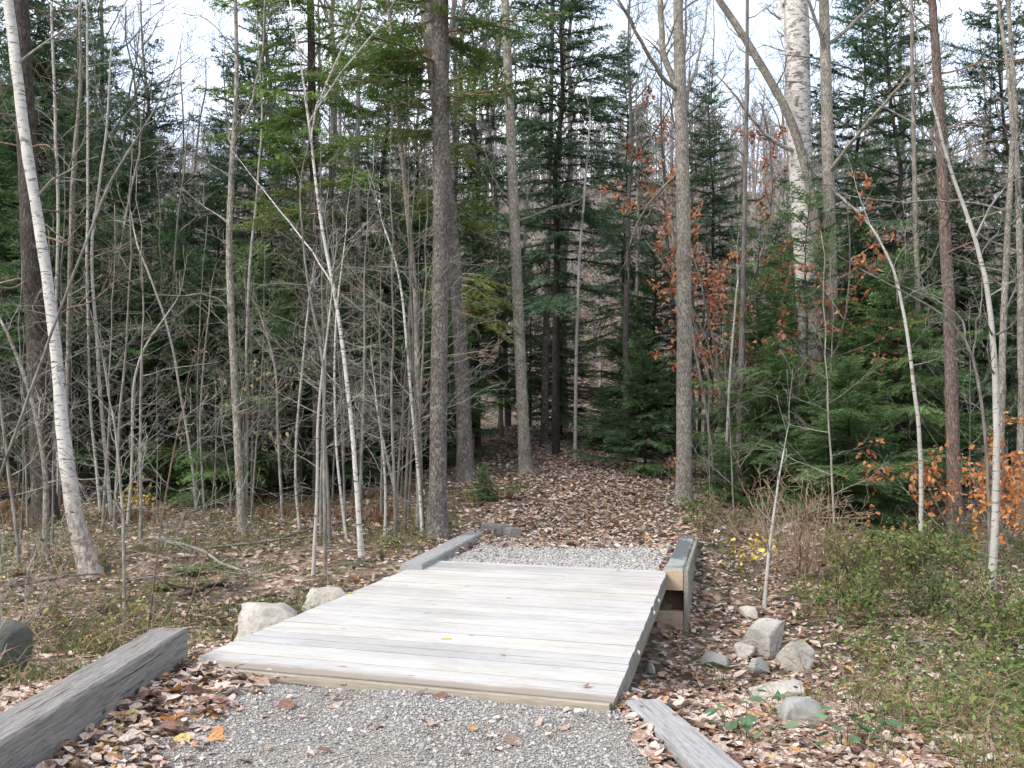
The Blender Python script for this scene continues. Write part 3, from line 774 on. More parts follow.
def needle_spray(b, p, d, L, rng, needle=0.05, droop=0.25, tone=0.5, dens=1.0, wood=None, lift=0.0, twl=0.5):
    """one flat conifer branch: axis curve, side twigs, needles as slim triangles"""
    d = np.asarray(d, float); d = d / np.linalg.norm(d)
    lat = np.cross(d, [0, 0, 1.0]); lat /= np.linalg.norm(lat) + 1e-9
    n = 7; s = np.linspace(0, 1, n)
    path = p[None] + d[None] * (s * L)[:, None]
    path[:, 2] += -droop * L * s ** 1.6 + lift * L * s ** 3
    path += rng.normal(0, 0.02 * L, (n, 3)) * s[:, None]
    if wood is not None: wood.tube(path, 0.004 + 0.011 * L * (1 - s * 0.85), 3)
    nt_ = max(4, int(L / 0.055 * dens))
    f = rng.uniform(0.12, 1.0, nt_ * 2); side = np.where(np.arange(nt_ * 2) % 2, 1.0, -1.0)
    tl = (twl * L * (1.02 - f) ** 0.75 * rng.uniform(0.55, 1.2, len(f)) + 0.05)
    k = np.minimum((f * (n - 1)).astype(int), n - 2); w = (f * (n - 1) - k)[:, None]
    base = path[k] * (1 - w) + path[k + 1] * w
    ax = path[k + 1] - path[k]; ax /= np.linalg.norm(ax, axis=1)[:, None]
    td = ax * 0.75 + lat[None] * side[:, None] * 0.8 + np.array([0, 0, 1.0])[None] * rng.normal(-0.10, 0.16, len(f))[:, None]
    td /= np.linalg.norm(td, axis=1)[:, None]
    m = np.maximum((tl / (needle * 0.55)).astype(int), 2)
    idx = np.repeat(np.arange(len(f)), m)
    pos = (np.arange(len(idx)) - np.repeat(np.cumsum(m) - m, m) + rng.rand(len(idx))) / m[idx]
    tw = td[idx]; q = base[idx] + tw * (pos * tl[idx])[:, None]; q[:, 2] -= 0.12 * tl[idx] * pos ** 2
    up = np.cross(tw, lat[None]); up /= np.linalg.norm(up, axis=1)[:, None] + 1e-9
    sd = np.cross(tw, up)
    for sg in (-1, 1):
        nn = tw * rng.uniform(0.5, 0.95, (len(idx), 1)) + sd * (sg * rng.uniform(0.5, 0.9, (len(idx), 1))) + up * rng.normal(0.05, 0.35, (len(idx), 1))
        ln = needle * rng.uniform(0.7, 1.25, (len(idx), 1))
        wv = tw * (needle * 0.26)
        v = np.stack([q - wv, q + wv, q + nn * ln], 1)
        tn = np.clip(tone + rng.normal(0, 0.12, len(idx)) + 0.22 * (pos > 0.75), 0, 1)
        b.add(v.reshape(-1, 3), np.arange(len(idx) * 3).reshape(-1, 3), None, np.repeat(tn, 3))

def conifer(seed, H, rad, base, nb, needle=0.05, droop=0.25, dens=1.0, trunk_r=0.07, dead=0, taper=0.8, lean=0.0, irr=0.3, lift=0.06, twl=0.5):
    rng = np.random.RandomState(seed)
    W, N = MB(), MB()
    s = np.linspace(0, 1, 10)
    tp = np.stack([lean * s * H + rng.normal(0, 0.012 * H, 10) * s, rng.normal(0, 0.012 * H, 10) * s, s * H - 0.1 * (s == 0)], -1)
    W.tube(tp, trunk_r * (1 - 0.93 * s), 8)
    def at(z):
        f = z / H * 9; k = min(int(f), 8); return tp[k] + (tp[k + 1] - tp[k]) * (f - k)
    ga = rng.rand() * 6
    for k in range(nb):
        f = (k + rng.rand()) / nb
        z = base * H + (1 - base) * H * f ** 0.9 * 0.985
        g_ = (z / H - base) / (1 - base)
        L = rad * (1 - g_) ** taper * rng.uniform(1 - irr, 1 + irr * 0.6) + 0.12
        ga += 2.39996 + rng.normal(0, 0.3)
        el = rng.uniform(-0.05, 0.3) + 0.6 * g_ ** 2
        d = np.array([math.cos(ga), math.sin(ga), el])
        needle_spray(N, at(z), d, L, rng, needle, droop * (1 - g_) * rng.uniform(.6, 1.3), np.clip(rng.normal(0.45, 0.22), 0.02, 0.95), dens, W, lift, twl)
    for k in range(dead):
        z = rng.uniform(0.08, max(base, 0.2)) * H
        ga = rng.rand() * 6.28
        grow(W, at(z), np.array([math.cos(ga), math.sin(ga), rng.uniform(-0.25, 0.2)]), rng.uniform(0.5, 1.0) * rad * 0.9, 0.008, 2, rng, -0.1, 0.12, 5, 0.5, 0.0028)
    return W, N

def bare_tree(seed, H, r, nl, crown0=0.45, L=2.2, lev=2, lean=0.03, kids=6, sweep=(0.45, 0.9), sides=8, rmin=0.006):
    rng = np.random.RandomState(seed)
    W, T = MB(), MB()
    n = 14; s = np.linspace(0, 1, n)
    lx, ly = rng.normal(0, lean), rng.normal(0, lean)
    tp = np.stack([lx * s * H + np.cumsum(rng.normal(0, 0.006 * H, n)) * s, ly * s * H + np.cumsum(rng.normal(0, 0.006 * H, n)) * s, s * H - 0.15 * (s == 0)], -1)
    W.tube(tp, np.maximum(r * (1 - 0.85 * s) * (1 + 0.35 * np.exp(-s * 30)), 0.006), sides)
    for k in range(nl):
        f = crown0 + (0.98 - crown0) * (k + rng.rand()) / nl
        i = min(int(f * (n - 1)), n - 2); q = tp[i] + (tp[i + 1] - tp[i]) * (f * (n - 1) - i)
        an = rng.rand() * 6.28; el = rng.uniform(*sweep)
        d = np.array([math.cos(an) * math.cos(el), math.sin(an) * math.cos(el), math.sin(el)])
        grow(T, q, d, L * (1.25 - 0.8 * (f - crown0) / (1 - crown0)) * rng.uniform(0.6, 1.2), max(r * (1 - 0.85 * f) * 0.55, rmin), lev, rng, 0.25, 0.13, kids, 0.5, rmin)
    return W, T

PROTO = {}
def proto(key, W, N, wm, nm, crown='crown'):
    PROTO[key] = (W.mesh(key + '_trunk', wm, True), N.mesh(key + '_crown', nm) if N is not None else None, crown)
def plant(key, name, x, y, scale, rot, label, cat, group=None, dz=0.0, zscale=None):
    e = empty(name, (x, y, float(terrain(x, y)) + dz), label, cat, group)
    e.rotation_euler = (0, 0, rot); e.scale = (scale, scale, zscale or scale)
    w, n, cn = PROTO[key]
    link('trunk', w, e)
    if n is not None: link(cn, n, e)
    return e

# ---- conifer prototypes
proto('fir_a', *conifer(11, 7.0, 1.85, 0.06, 150, 0.055, 0.28, 1.0, 0.085, 6, irr=0.5), M['dark_bark'], M['dark_needle'])
proto('fir_b', *conifer(12, 9.0, 1.9, 0.16, 165, 0.06, 0.32, 0.95, 0.10, 12, irr=0.5), M['dark_bark'], M['dark_needle'])
proto('fir_c', *conifer(13, 6.0, 2.4, 0.03, 130, 0.055, 0.22, 1.05, 0.07, 4, 0.65, irr=0.75), M['dark_bark'], M['fir_needle'])
proto('fir_thin', *conifer(18, 7.0, 1.7, 0.05, 62, 0.055, 0.25, 0.9, 0.05, 6, 0.6, irr=0.7), M['dark_bark'], M['fir_needle'])
proto('fir_d', *conifer(14, 3.2, 1.4, 0.03, 95, 0.05, 0.18, 1.1, 0.04, 0, 0.8, irr=0.6), M['dark_bark'], M['fir_needle'])
proto('spruce_tall', *conifer(15, 15.0, 2.1, 0.24, 175, 0.075, 0.36, 0.72, 0.10, 30, 0.6, 0.0, 0.65), M['dark_bark'], M['blue_needle'])
proto('hemlock', *conifer(16, 12.0, 2.3, 0.2, 120, 0.07, 0.4, 0.75, 0.10, 22, 0.6, 0.01, 0.65), M['dark_bark'], M['blue_needle'])
proto('spruce_dead', *conifer(17, 6.5, 1.6, 0.45, 90, 0.055, 0.3, 0.8, 0.07, 34, 0.7, 0.0, 0.4), M['dark_bark'], M['dark_needle'])

def con(key, px, Y, s, label, name='fir_tree', cat='evergreen tree', group=None, rot=None):
    X = U(px, 430, Y)[0]
    return plant(key, name, X, Y, s, R.rand() * 6.28 if rot is None else rot, label, cat, group)
DG = 'dark evergreens behind the thicket'
DL = 'dark green evergreen in the shaded stand closing off the view behind the bare stems'
for i, (px, Y, k, s) in enumerate([(-25, 20, 'fir_b', 1.0), (32, 24, 'fir_b', 1.25), (70, 21, 'fir_a', 1.15), (128, 22.5, 'fir_b', 0.95), (165, 20.5, 'fir_a', 0.85),
                  (212, 23.5, 'fir_a', 0.98), (250, 20, 'fir_c', 0.8), (300, 23, 'fir_b', 0.68), (338, 20.5, 'fir_a', 0.72), (392, 22, 'fir_a', 0.9),
                  (95, 26, 'fir_b', 1.0), (185, 27, 'fir_b', 0.85), (270, 27, 'fir_b', 0.8), (360, 27, 'fir_a', 1.1), (10, 28, 'fir_b', 1.3), (-60, 24, 'fir_b', 1.2),
                  (110, 19, 'spruce_dead', 0.8), (300, 19, 'spruce_dead', 0.75), (200, 19.5, 'spruce_dead', 0.7), (30, 18.5, 'spruce_dead', 0.9),
                  (478, 26, 'fir_b', 0.8), (435, 24, 'fir_c', 0.75), (420, 29, 'fir_b', 1.0), (60, 30, 'hemlock', 1.05), (148, 29, 'hemlock', .98), (232, 31, 'hemlock', 1.0), (300, 30, 'hemlock', .9),
                  (22, 23, 'hemlock', 1.2), (258, 25, 'hemlock', 1.0), (475, 31, 'hemlock', 1.15), (385, 28, 'hemlock', 1.1), (80, 27, 'spruce_tall', .9), (530, 34, 'fir_b', .6), (640, 35, 'fir_a', .7), (780, 30, 'fir_b', .8), (820, 32, 'fir_b', .95)]):
    con(k, px, Y, s, DL, group=DG)
con('spruce_tall', 556, 24.5, 1.0, 'tall loose blue green spruce standing against the sky beyond the bend of the trail', 'spruce_tree')
con('spruce_tall', 624, 31, 0.82, 'slim sparse spruce half hidden behind the forked grey trunk, sky on both sides', 'spruce_tree')
con('fir_d', 645, 22.3, .95, 'bushy young fir beside the trail next to the forked grey trunk', 'young_fir')
con('fir_c', 632, 29, 0.7, 'dark fir closing the end of the trail beyond the bushy young fir', 'fir_tree')
con('fir_a', 655, 28, 0.85, 'taller dark fir deep behind the forked grey trunk', 'fir_tree')
con('fir_a', 560, 29, 0.75, 'dark low fir under the tall loose spruce', 'fir_tree')
con('spruce_tall', 712, 28, 0.72, 'narrow pointed spruce rising behind the rust leaved beech', 'spruce_tree')
con('fir_c', 848, 17.2, 0.66, 'wide bright green fir in front of the white peeling birch', 'fir_tree').scale.z = 0.46
con('fir_c', 776, 19.4, 0.5, 'green fir veiling the lower trunk of the white peeling birch', 'fir_tree')
con('fir_c', 902, 19.2, 0.78, 'full green fir between the wide bright fir and the reddish trunk', 'fir_tree')
con('hemlock', 898, 22, 1.0, 'tall ragged hemlock behind the full green fir', 'hemlock_tree')
con('hemlock', 862, 25, 1.02, 'tall hemlock with sky gaps behind the plain grey trunk next to the birch', 'hemlock_tree')
con('hemlock', 1012, 23, 0.98, 'loose hemlock at the edge of the woods beyond the twin pale stems', 'hemlock_tree')
con('fir_b', 965, 23, 0.8, 'dark fir behind the reddish trunk above the orange beech', 'fir_tree')
con('fir_a', 750, 24, 0.7, 'small dark fir below the rust leaved beech', 'fir_tree')
con('fir_a', 930, 26, 1.0, 'dark fir deep behind the reddish trunk', 'fir_tree')
con('fir_b', 1050, 20, 0.9, 'dark fir at the outer edge of the picture behind the orange beech', 'fir_tree')
con('fir_c', 866, 23.6, 0.98, 'mid green fir rising behind the huge birch and the plain grey trunk', 'fir_tree')
con('fir_c', 782, 23.4, 0.85, 'mid green fir behind the huge birch on its rust beech side', 'fir_tree')
con('fir_thin', 809, 20.0, 0.92, 'slender see through fir standing right in front of the huge birch trunk', 'fir_tree')
con('fir_thin', 760, 20.6, 0.8, 'thin straggly fir between the rust beech and the huge birch', 'fir_tree')
con('fir_d', 752, 20.5, 0.55, 'knee high young fir at the foot of the thin grey trunk by the rust beech', 'young_fir')
con('fir_d', 722, 18.5, 0.36, 'tiny fir seedling beside the base of the forked grey trunk', 'young_fir')
con('fir_d', 484, 18.2, 0.2, 'tiny fir seedling at the foot of the twin spruce trunks', 'young_fir')
con('fir_d', 602, 26, 0.5, 'small fir at the end of the trail by the thin white pole', 'young_fir')

# ------------------------------------------------------------------ hand-placed trunks, traced to real depth
def trunk_tree(name, label, cat, pts, mat, Y=None, limbs=(), auto=0, auto_len=1.6, auto_from=0.3, extend=3.0, sides=14, twig='twig', lev=2, rough=0.0, foot=0.0, crown=None, seed=0, flare=0.5, group=None, auto_el=(0.3, 0.9), rmin=0.003, kids=6):
    """pts: (px, py, width px) from the base up; placed at the depth where the base meets the ground"""
    rng = np.random.RandomState(1000 + seed + int(pts[0][0]))
    if Y is None:
        base = GT(pts[0][0], pts[0][1])
    else:
        base = U(pts[0][0], pts[0][1], Y)
    Y0 = base[1]
    P = [U(x, y, Y0) for x, y, w in pts]; W = [w * (0.8 if w < 7 else 0.9) * Y0 / F / 2 for _, _, w in pts]
    gz = float(terrain(P[0][0], P[0][1]))
    if P[0][2] > gz: 
        dirn = P[0] - P[1]; P.insert(0, P[0] + dirn * ((P[0][2] - gz) / max(-dirn[2], .05))); W.insert(0, W[0] * 1.1)
    P[0][2] = gz - 0.06
    tipped = 0 < extend <= 1.6 or extend == 0
    if extend and not tipped:
        d = P[-1] - P[-2]; d /= np.linalg.norm(d)
        P.append(P[-1] + d * extend); W.append(W[-1] * 0.55)
    P = np.array(P); W = np.array(W)
    # resample smoothly
    s = np.concatenate([[0], np.cumsum(np.linalg.norm(np.diff(P, axis=0), axis=1))]); tot = s[-1]
    m = max(12, int(tot / 0.22)); u = np.linspace(0, tot, m)
    Q = np.stack([np.interp(u, s, P[:, k]) for k in range(3)], -1); Wd = np.interp(u, s, W)
    for _ in range(3): Q[1:-1] = 0.25 * Q[:-2] + 0.5 * Q[1:-1] + 0.25 * Q[2:]
    Q[1:-1, 1] += np.cumsum(rng.normal(0, 0.01, m))[1:-1]
    Wd = Wd * (1 + flare * np.exp(-u / 0.22))
    if rough: Wd = Wd * (1 + rng.normal(0, rough, m))
    org = Q[0] + np.array([0, 0, 0.06])
    b, T = MB(), MB()
    tone = np.repeat(np.clip(foot - (u - foot * 0.5) / max(foot, .01) * 0.9, 0, 1) if foot else np.zeros(m), sides)
    b.tube(Q, Wd, sides, a=np.concatenate([tone, [0]]))
    for L in limbs:      # traced limbs (px, py, w); may go towards or away from the viewer a little
        dy = L[-1][3] if len(L[-1]) > 3 else 0.0
        LP = np.array([U(l[0], l[1], Y0 + dy * k / max(len(L) - 1, 1)) for k, l in enumerate(L)]); LW = np.array([l[2] * Y0 / F / 2 for l in L])
        i0 = np.argmin(np.linalg.norm(Q - LP[0], axis=1)); LP[0] = Q[i0]
        ls = np.concatenate([[0], np.cumsum(np.linalg.norm(np.diff(LP, axis=0), axis=1))]); lu = np.linspace(0, ls[-1], max(8, int(ls[-1] / 0.15)))
        LQ = np.stack([np.interp(lu, ls, LP[:, k]) for k in range(3)], -1)
        for _ in range(2): LQ[1:-1] = 0.25 * LQ[:-2] + 0.5 * LQ[1:-1] + 0.25 * LQ[2:]
        LQ[1:-1] += rng.normal(0, 0.008, (len(LQ) - 2, 3))
        LR = np.interp(lu, ls, LW)
        b.tube(LQ, LR, 8 if LR[0] > .02 else 5, a=0.0)
        grow(b, LQ[-1], LQ[-1] - LQ[-3], .5 + LR[-1] * 30, LR[-1], 1, rng, .2, .1, 4, .5, .0024, (.4, .8), .1, a=0.0, taper=.12)
        for k in range(max(2, int(ls[-1] / 0.35))):
            j = rng.randint(len(LQ) // 4, len(LQ) - 1); dd = LQ[j + 1] - LQ[j]; dd /= np.linalg.norm(dd)
            an = rng.uniform(0.4, 1.0)
            grow(T, LQ[j], dd * math.cos(an) + perp(dd, rng) * math.sin(an), rng.uniform(0.3, 0.9), max(LR[j] * 0.4, rmin), 1, rng, 0.2, 0.16, 4, 0.5, rmin)
    if tipped:
        d = Q[-1] - Q[-3]
        grow(b, Q[-1] - d * .02, d, max(extend, .5) * 1.4 + .25, Wd[-1], 1, rng, .15, .08, 4, .5, rmin * .8, (.4, .8), .1, a=0.0, taper=.12)
    for k in range(auto):
        f = auto_from + (1 - auto_from) * (k + rng.rand()) / auto * 0.98
        j = min(int(f * (m - 1)), m - 2); an = rng.rand() * 6.28; el = rng.uniform(*auto_el)
        d = np.array([math.cos(an) * math.cos(el), math.sin(an) * math.cos(el), math.sin(el)])
        grow(T, Q[j], d, auto_len * rng.uniform(0.5, 1.2), max(min(Wd[j] * 0.4, 0.02), rmin), lev, rng, 0.12, 0.15, kids, 0.5, rmin)
    e = empty(name, org, label, cat, group)
    link('trunk', b.mesh(name + '_trunk', mat, True, org), e)
    if crown is not None: crown(e, Q, org, rng, T)
    if T.n: link('dead_crown' if crown is not None else 'crown', T.mesh(name + '_branches', M[twig], False, org), e)
    return e, Q, Wd, org

# twin spruces
def spruce_crown(zlo, zhi, n, Lr, bias, needle, mat, deadn):
    def f(e, Q, org, rng, T):
        N = MB()
        for k in range(n):
            z = rng.uniform(zlo, zhi); j = np.argmin(abs(Q[:, 2] - z))
            an = rng.rand() * 6.28 if rng.rand() > bias else math.pi + rng.normal(0, 0.7)
            d = np.array([math.cos(an), math.sin(an), rng.uniform(-0.05, 0.35)])
            needle_spray(N, Q[j], d, rng.uniform(*Lr) , rng, needle, rng.uniform(0.1, 0.4), np.clip(rng.normal(.45, .25), .02, .95), 0.9, T, 0.05, 0.34)
        for k in range(deadn):
            z = rng.uniform(2.2, zlo + 1.0); j = np.argmin(abs(Q[:, 2] - z)); an = rng.rand() * 6.28
            grow(T, Q[j], np.array([math.cos(an), math.sin(an), rng.uniform(-.15, .2)]), rng.uniform(.4, 1.3), .009, 2, rng, -.05, .14, 5, .5, .003)
        link('crown', N.mesh('spruce_crown', mat, False, org), e)
    return f
trunk_tree('spruce_tree', 'thickest grey scaly spruce trunk, rising near the far end of the deck', 'spruce',
           [(437, 537, 22), (438, 480, 20), (439, 380, 19), (441, 256, 18.5), (441, 120, 19), (440, 0, 19)], M['spruce_bark'],
           crown=spruce_crown(5.4, 10, 66, (0.6, 2.2), 0.5, 0.055, M['bright_needle'], 16), twig='brown_twig', rough=0.02, seed=1, extend=5)
def second_crown(e, Q, org, rng, T):
    N = MB()
    p = U(462, 290, 17.8)
    for k in range(26):
        d = np.array([rng.uniform(0.5, 1.0), rng.uniform(-0.9, 0.2), rng.uniform(-0.25, 0.2)])
        needle_spray(N, p + np.array([0, 0, rng.uniform(-.5, .3)]), d, rng.uniform(0.5, 1.05), rng, 0.05, rng.uniform(.3, .6), np.clip(rng.normal(.65, .22), .02, .98), 0.9, T, 0, 0.45)
    for k in range(30):
        z = rng.uniform(5.5, 10.5); j = np.argmin(abs(Q[:, 2] - z)); an = rng.rand() * 6.28
        needle_spray(N, Q[j], np.array([math.cos(an), math.sin(an), .15]), rng.uniform(.7, 1.7), rng, .055, .25, np.clip(rng.normal(.4, .22), .02, .95), .8, T, .05, .42)
    link('crown', N.mesh('second_crown', M['lime_needle'], False, org), e)
trunk_tree('spruce_tree', 'scaly spruce trunk leaning behind the thickest one, lime green sprays on its side', 'spruce',
           [(466, 480, 20), (464, 420, 17), (460, 340, 16), (454, 256, 15.5), (440, 130, 15), (425, 0, 15)], M['spruce_bark'], crown=second_crown, twig='brown_twig', seed=2, extend=5)
trunk_tree('spruce_tree', 'slimmer spruce inside the thicket with a bright green crown above it', 'spruce',
           [(318, 470, 11), (316, 330, 10), (314, 200, 9.5), (312, 100, 9), (310, 0, 8)], M['dark_bark'], Y=18.5,
           crown=spruce_crown(5.0, 11, 70, (0.7, 2.0), 0.15, 0.06, M['bright_needle'], 34), twig='brown_twig', seed=3, extend=4)
trunk_tree('maple_tree', 'narrow straight grey trunk standing beside the thick spruce pair', 'tree',
           [(420, 528, 8), (418, 420, 7), (416, 300, 6.5), (402, 160, 6), (388, 0, 5)], M['maple_bark'], auto=16, auto_len=1.3, seed=4)
trunk_tree('maple_tree', 'slightly leaning grey trunk at the left edge of the leafy trail', 'tree',
           [(526, 474, 14), (522, 400, 13), (516, 256, 12), (510, 120, 10.5), (505, 0, 9)], M['maple_bark'], auto=14, auto_len=1.7, auto_from=0.35, seed=5)
trunk_tree('maple_tree', 'thin dark mottled trunk at the bend of the trail', 'tree',
           [(544, 446, 8), (545, 380, 7.5), (549, 200, 6.5), (552, 60, 5.5), (553, 0, 5)], M['spruce_bark'], auto=10, auto_len=1.5, seed=6)
trunk_tree('pole_sapling', 'thin white pole of a sapling at the end of the trail', 'sapling',
           [(575, 461, 4.5), (576, 360, 4), (579, 260, 3.4), (585, 190, 2.8), (590, 120, 2)], M['pale_sapling'], auto=5, auto_len=.8, seed=7, extend=0.5)
trunk_tree('maple_tree', 'tall forked grey trunk beside the leafy trail with lichen flecks', 'tree',
           [(684, 505, 18), (684, 420, 17), (684, 300, 16.5), (682, 180, 15), (679, 80, 13), (677, 0, 10)], M['maple_bark'],
           limbs=[[(681, 95, 8), (671, 75, 7), (662, 55, 6.5), (661, 20, 6), (659, -30, 5)], [(680, 92, 5), (668, 85, 4.5), (652, 62, 4), (635, 30, 3.4), (615, -5, 2.6, -1.0)],
                  [(683, 120, 4), (690, 85, 3.4), (698, 60, 2.6), (706, 20, 2, 1.0)], [(683, 168, 3), (665, 185, 2.5), (640, 215, 2.3), (628, 250, 1.6, 1.5)]],
           auto=8, auto_len=1.2, auto_from=0.6, seed=8, extend=4)
trunk_tree('birch_tree', 'huge white peeling birch trunk behind the green firs', 'birch tree',
           [(816, 470, 26), (814, 400, 25), (808, 300, 25), (802, 190, 26), (798, 90, 28), (796, 0, 27)], M['old_birch'], Y=21.5,
           limbs=[[(800, 75, 10), (790, 40, 9), (778, 0, 7, 1)], [(806, 150, 5), (770, 140, 4), (745, 110, 3, -1)]], auto=8, auto_len=2.2, auto_from=0.5, seed=9, extend=4, rough=0.03)
trunk_tree('maple_tree', 'plain grey trunk just beside the huge white birch', 'tree',
           [(838, 500, 16), (834, 390, 14), (831, 256, 13.5), (827, 130, 13), (823, 0, 11)], M['maple_bark'], Y=20.2,
           limbs=[[(836, 172, 5), (845, 150, 4), (870, 120, 3.4), (905, 80, 2.4, -1.5)], [(829, 60, 4), (820, 30, 4), (806, -5, 3, -.5)], [(833, 50, 4), (846, 30, 4), (868, 8, 3, .5)],
                  [(836, 190, 3), (853, 208, 2.6), (875, 230, 2.2), (890, 262, 1.6, -1.5)]], auto=7, auto_len=1.5, auto_from=0.55, seed=10, extend=4)
trunk_tree('maple_tree', 'grey trunk leaning hard across the sky into the white birch', 'tree',
           [(826, 300, 11), (812, 185, 10.5), (800, 140, 10), (784, 100, 9.5), (766, 70, 9), (745, 35, 8.5), (722, 0, 7.5)], M['maple_bark'], Y=20.8, auto=6, auto_len=1.6, auto_from=0.4, seed=11, extend=4, flare=0)
trunk_tree('pine_tree', 'straight reddish brown trunk above the orange leaved beech', 'tree',
           [(957, 535, 19), (954, 470, 15), (950, 340, 13.5), (945, 200, 12), (940, 80, 10), (935, 0, 9)], M['red_bark'], auto=16, auto_len=1.5, auto_from=0.35, auto_el=(-0.1, 0.4), twig='brown_twig', seed=12, extend=4)
trunk_tree('birch_sapling', 'slim white stem in the twin pair behind the orange beech leaves', 'sapling',
           [(990, 592, 8.5), (993, 512, 8), (995, 400, 7), (988, 290, 6), (968, 215, 5), (948, 165, 4), (930, 95, 3), (922, 50, 2)], M['pale_sapling'],
           limbs=[[(975, 240, 2.5), (990, 205, 2.2), (1003, 190, 1.6, -.5)], [(946, 160, 2), (925, 130, 2), (890, 110, 1.4, -.5)]], auto=10, auto_len=.9, auto_from=.35, seed=13, extend=.8)
trunk_tree('birch_sapling', 'grey crooked stem twinned with the slim white one behind the orange beech', 'sapling',
           [(998, 545, 8), (1000, 430, 7.5), (1002, 340, 7.5), (1006, 240, 7), (1013, 130, 6), (1007, 60, 5), (1000, 0, 4)], M['maple_bark'],
           limbs=[[(1006, 215, 3), (985, 205, 2.5), (955, 200, 2), (900, 203, 1.6), (845, 195, 1.2, -.8)], [(1013, 150, 3), (1024, 140, 3), (1045, 120, 2, .4)]], auto=12, auto_len=1.1, seed=14, extend=2)
trunk_tree('maple_tree', 'grey trunk at the very edge of the picture beyond the twin stems', 'tree',
           [(1020, 500, 8), (1021, 400, 7.5), (1018, 256, 7), (1012, 100, 6), (1004, 0, 5)], M['maple_bark'], Y=17, auto=12, auto_len=1.2, seed=15)
trunk_tree('sapling', 'thin tan sapling with one gentle curve in front of the full green fir', 'sapling',
           [(920, 562, 6), (920, 476, 5.5), (916, 420, 5), (911, 379, 4.5), (904, 320, 4), (899, 285, 3.5), (891, 256, 3), (870, 225, 2)], M['pale_sapling'], auto=6, auto_len=.9, auto_from=.55, seed=16, extend=.6)
trunk_tree('sapling', 'arching sapling bowed over toward the wide bright fir', 'sapling',
           [(989, 500, 4.6), (988, 449, 4.2), (980, 385, 4), (972, 346, 3.6), (958, 322, 3.2), (930, 305, 2.6), (905, 292, 2), (862, 270, 1.4)], M['twig'], Y=13.4,
           limbs=[[(971, 346, 2.4), (968, 325, 2), (950, 305, 1.8), (912, 290, 1.3, .3)], [(973, 350, 2), (977, 320, 1.8), (982, 298, 1.5, .2)]], auto=6, auto_len=.7, auto_from=.4, seed=17, extend=0)
trunk_tree('maple_tree', 'narrow grey trunk in the gap before the reddish trunk', 'tree',
           [(919, 500, 8), (919, 400, 7), (917, 300, 6.5), (914, 150, 5.5), (912, 0, 4)], M['wood_bark'], Y=20.5, auto=8, auto_len=1.2, seed=18)
trunk_tree('maple_tree', 'thin grey trunk running up through the rust leaved beech', 'tree',
           [(739, 468, 8.5), (741, 380, 7.5), (744, 256, 6), (746, 120, 5), (747, 0, 4)], M['wood_bark'], Y=20, auto=10, auto_len=1.4, seed=19)
trunk_tree('sapling', 'pale slender pole just past the forked grey trunk', 'sapling',
           [(724, 498, 4), (727, 440, 3.6), (731, 360, 3), (738, 280, 2.2)], M['pale_sapling'], auto=5, auto_len=.7, seed=20, extend=.5)
trunk_tree('sapling', 'short leaning grey sapling behind the forked trunk', 'sapling',
           [(712, 455, 4), (705, 400, 3.6), (694, 350, 3), (688, 300, 2.2)], M['twig'], Y=20, auto=5, auto_len=.7, seed=21, extend=.5)
trunk_tree('sapling', 'thin stem with a few yellow leaves rising behind the rock heap', 'sapling',
           [(764, 608, 4.5), (768, 560, 4), (774, 510, 3.2), (780, 470, 2.4), (784, 450, 1.6)], M['pale_sapling'], auto=9, auto_len=.45, auto_from=.35, seed=22, extend=0, lev=1)
# left side
trunk_tree('birch_tree', 'leaning white birch with black marks and a rough dark foot', 'birch tree',
           [(92, 575, 24), (80, 540, 20), (72, 500, 18), (65, 460, 16), (60, 420, 14), (55, 350, 12.5), (48, 300, 12), (40, 240, 12), (33, 200, 11.5), (20, 110, 12), (14, 60, 12), (6, 0, 11.5)],
           M['birch'], foot=1.0, auto=7, auto_len=1.2, auto_from=.4, seed=23, extend=4, rough=.02, sides=18, flare=.2)
trunk_tree('spruce_tree', 'dark brown conifer trunk directly behind the leaning white birch', 'spruce',
           [(44, 500, 26), (38, 380, 23), (32, 256, 22), (26, 120, 21), (20, 0, 20)], M['dark_bark'], Y=16, auto=22, auto_len=1.7, auto_from=.25, auto_el=(-.3, .3), seed=24, extend=4, twig='brown_twig')
trunk_tree('sapling', 'paired pale grey stem in the middle of the thicket, its taller straight member', 'sapling',
           [(243, 533, 9.5), (241, 500, 9), (236, 400, 8.2), (232, 316, 7.8), (229, 256, 7.4), (232, 170, 6.5), (238, 90, 5.5), (236, 0, 4.5)], M['maple_bark'],
           limbs=[[(232, 320, 3), (222, 300, 2.6), (205, 292, 2.2), (185, 296, 1.5, -.4)], [(234, 150, 3), (250, 110, 2.6), (262, 60, 2), (265, 0, 1.5, .5)]], auto=12, auto_len=1.2, auto_from=.4, seed=25, extend=3)
trunk_tree('sapling', 'thin crooked stem pressed against the taller of the paired pale stems', 'sapling',
           [(246, 505, 4.5), (247, 430, 4.2), (246, 340, 4), (250, 256, 3.6), (256, 200, 3.2), (262, 120, 2.6), (258, 40, 2)], M['pale_sapling'], auto=9, auto_len=.9, seed=26, extend=1.5)
trunk_tree('birch_sapling', 'white flecked birch sapling bending over the thicket toward the spruce pair', 'sapling',
           [(362, 558, 6.5), (358, 500, 6), (353, 430, 5.2), (344, 350, 4.6), (335, 290, 4.2), (322, 230, 3.8), (315, 170, 3.4), (308, 110, 3), (298, 40, 2.4), (290, 0, 2)], M['birch'],
           limbs=[[(315, 165, 2), (310, 120, 1.8), (330, 75, 1.5), (352, 28, 1.2, -.4)], [(310, 115, 2), (335, 80, 1.6), (372, 35, 1.2, -.4)], [(334, 285, 2), (300, 235, 1.6), (255, 180, 1.2, .3)]], auto=10, auto_len=.8, auto_from=.4, seed=27, extend=1)
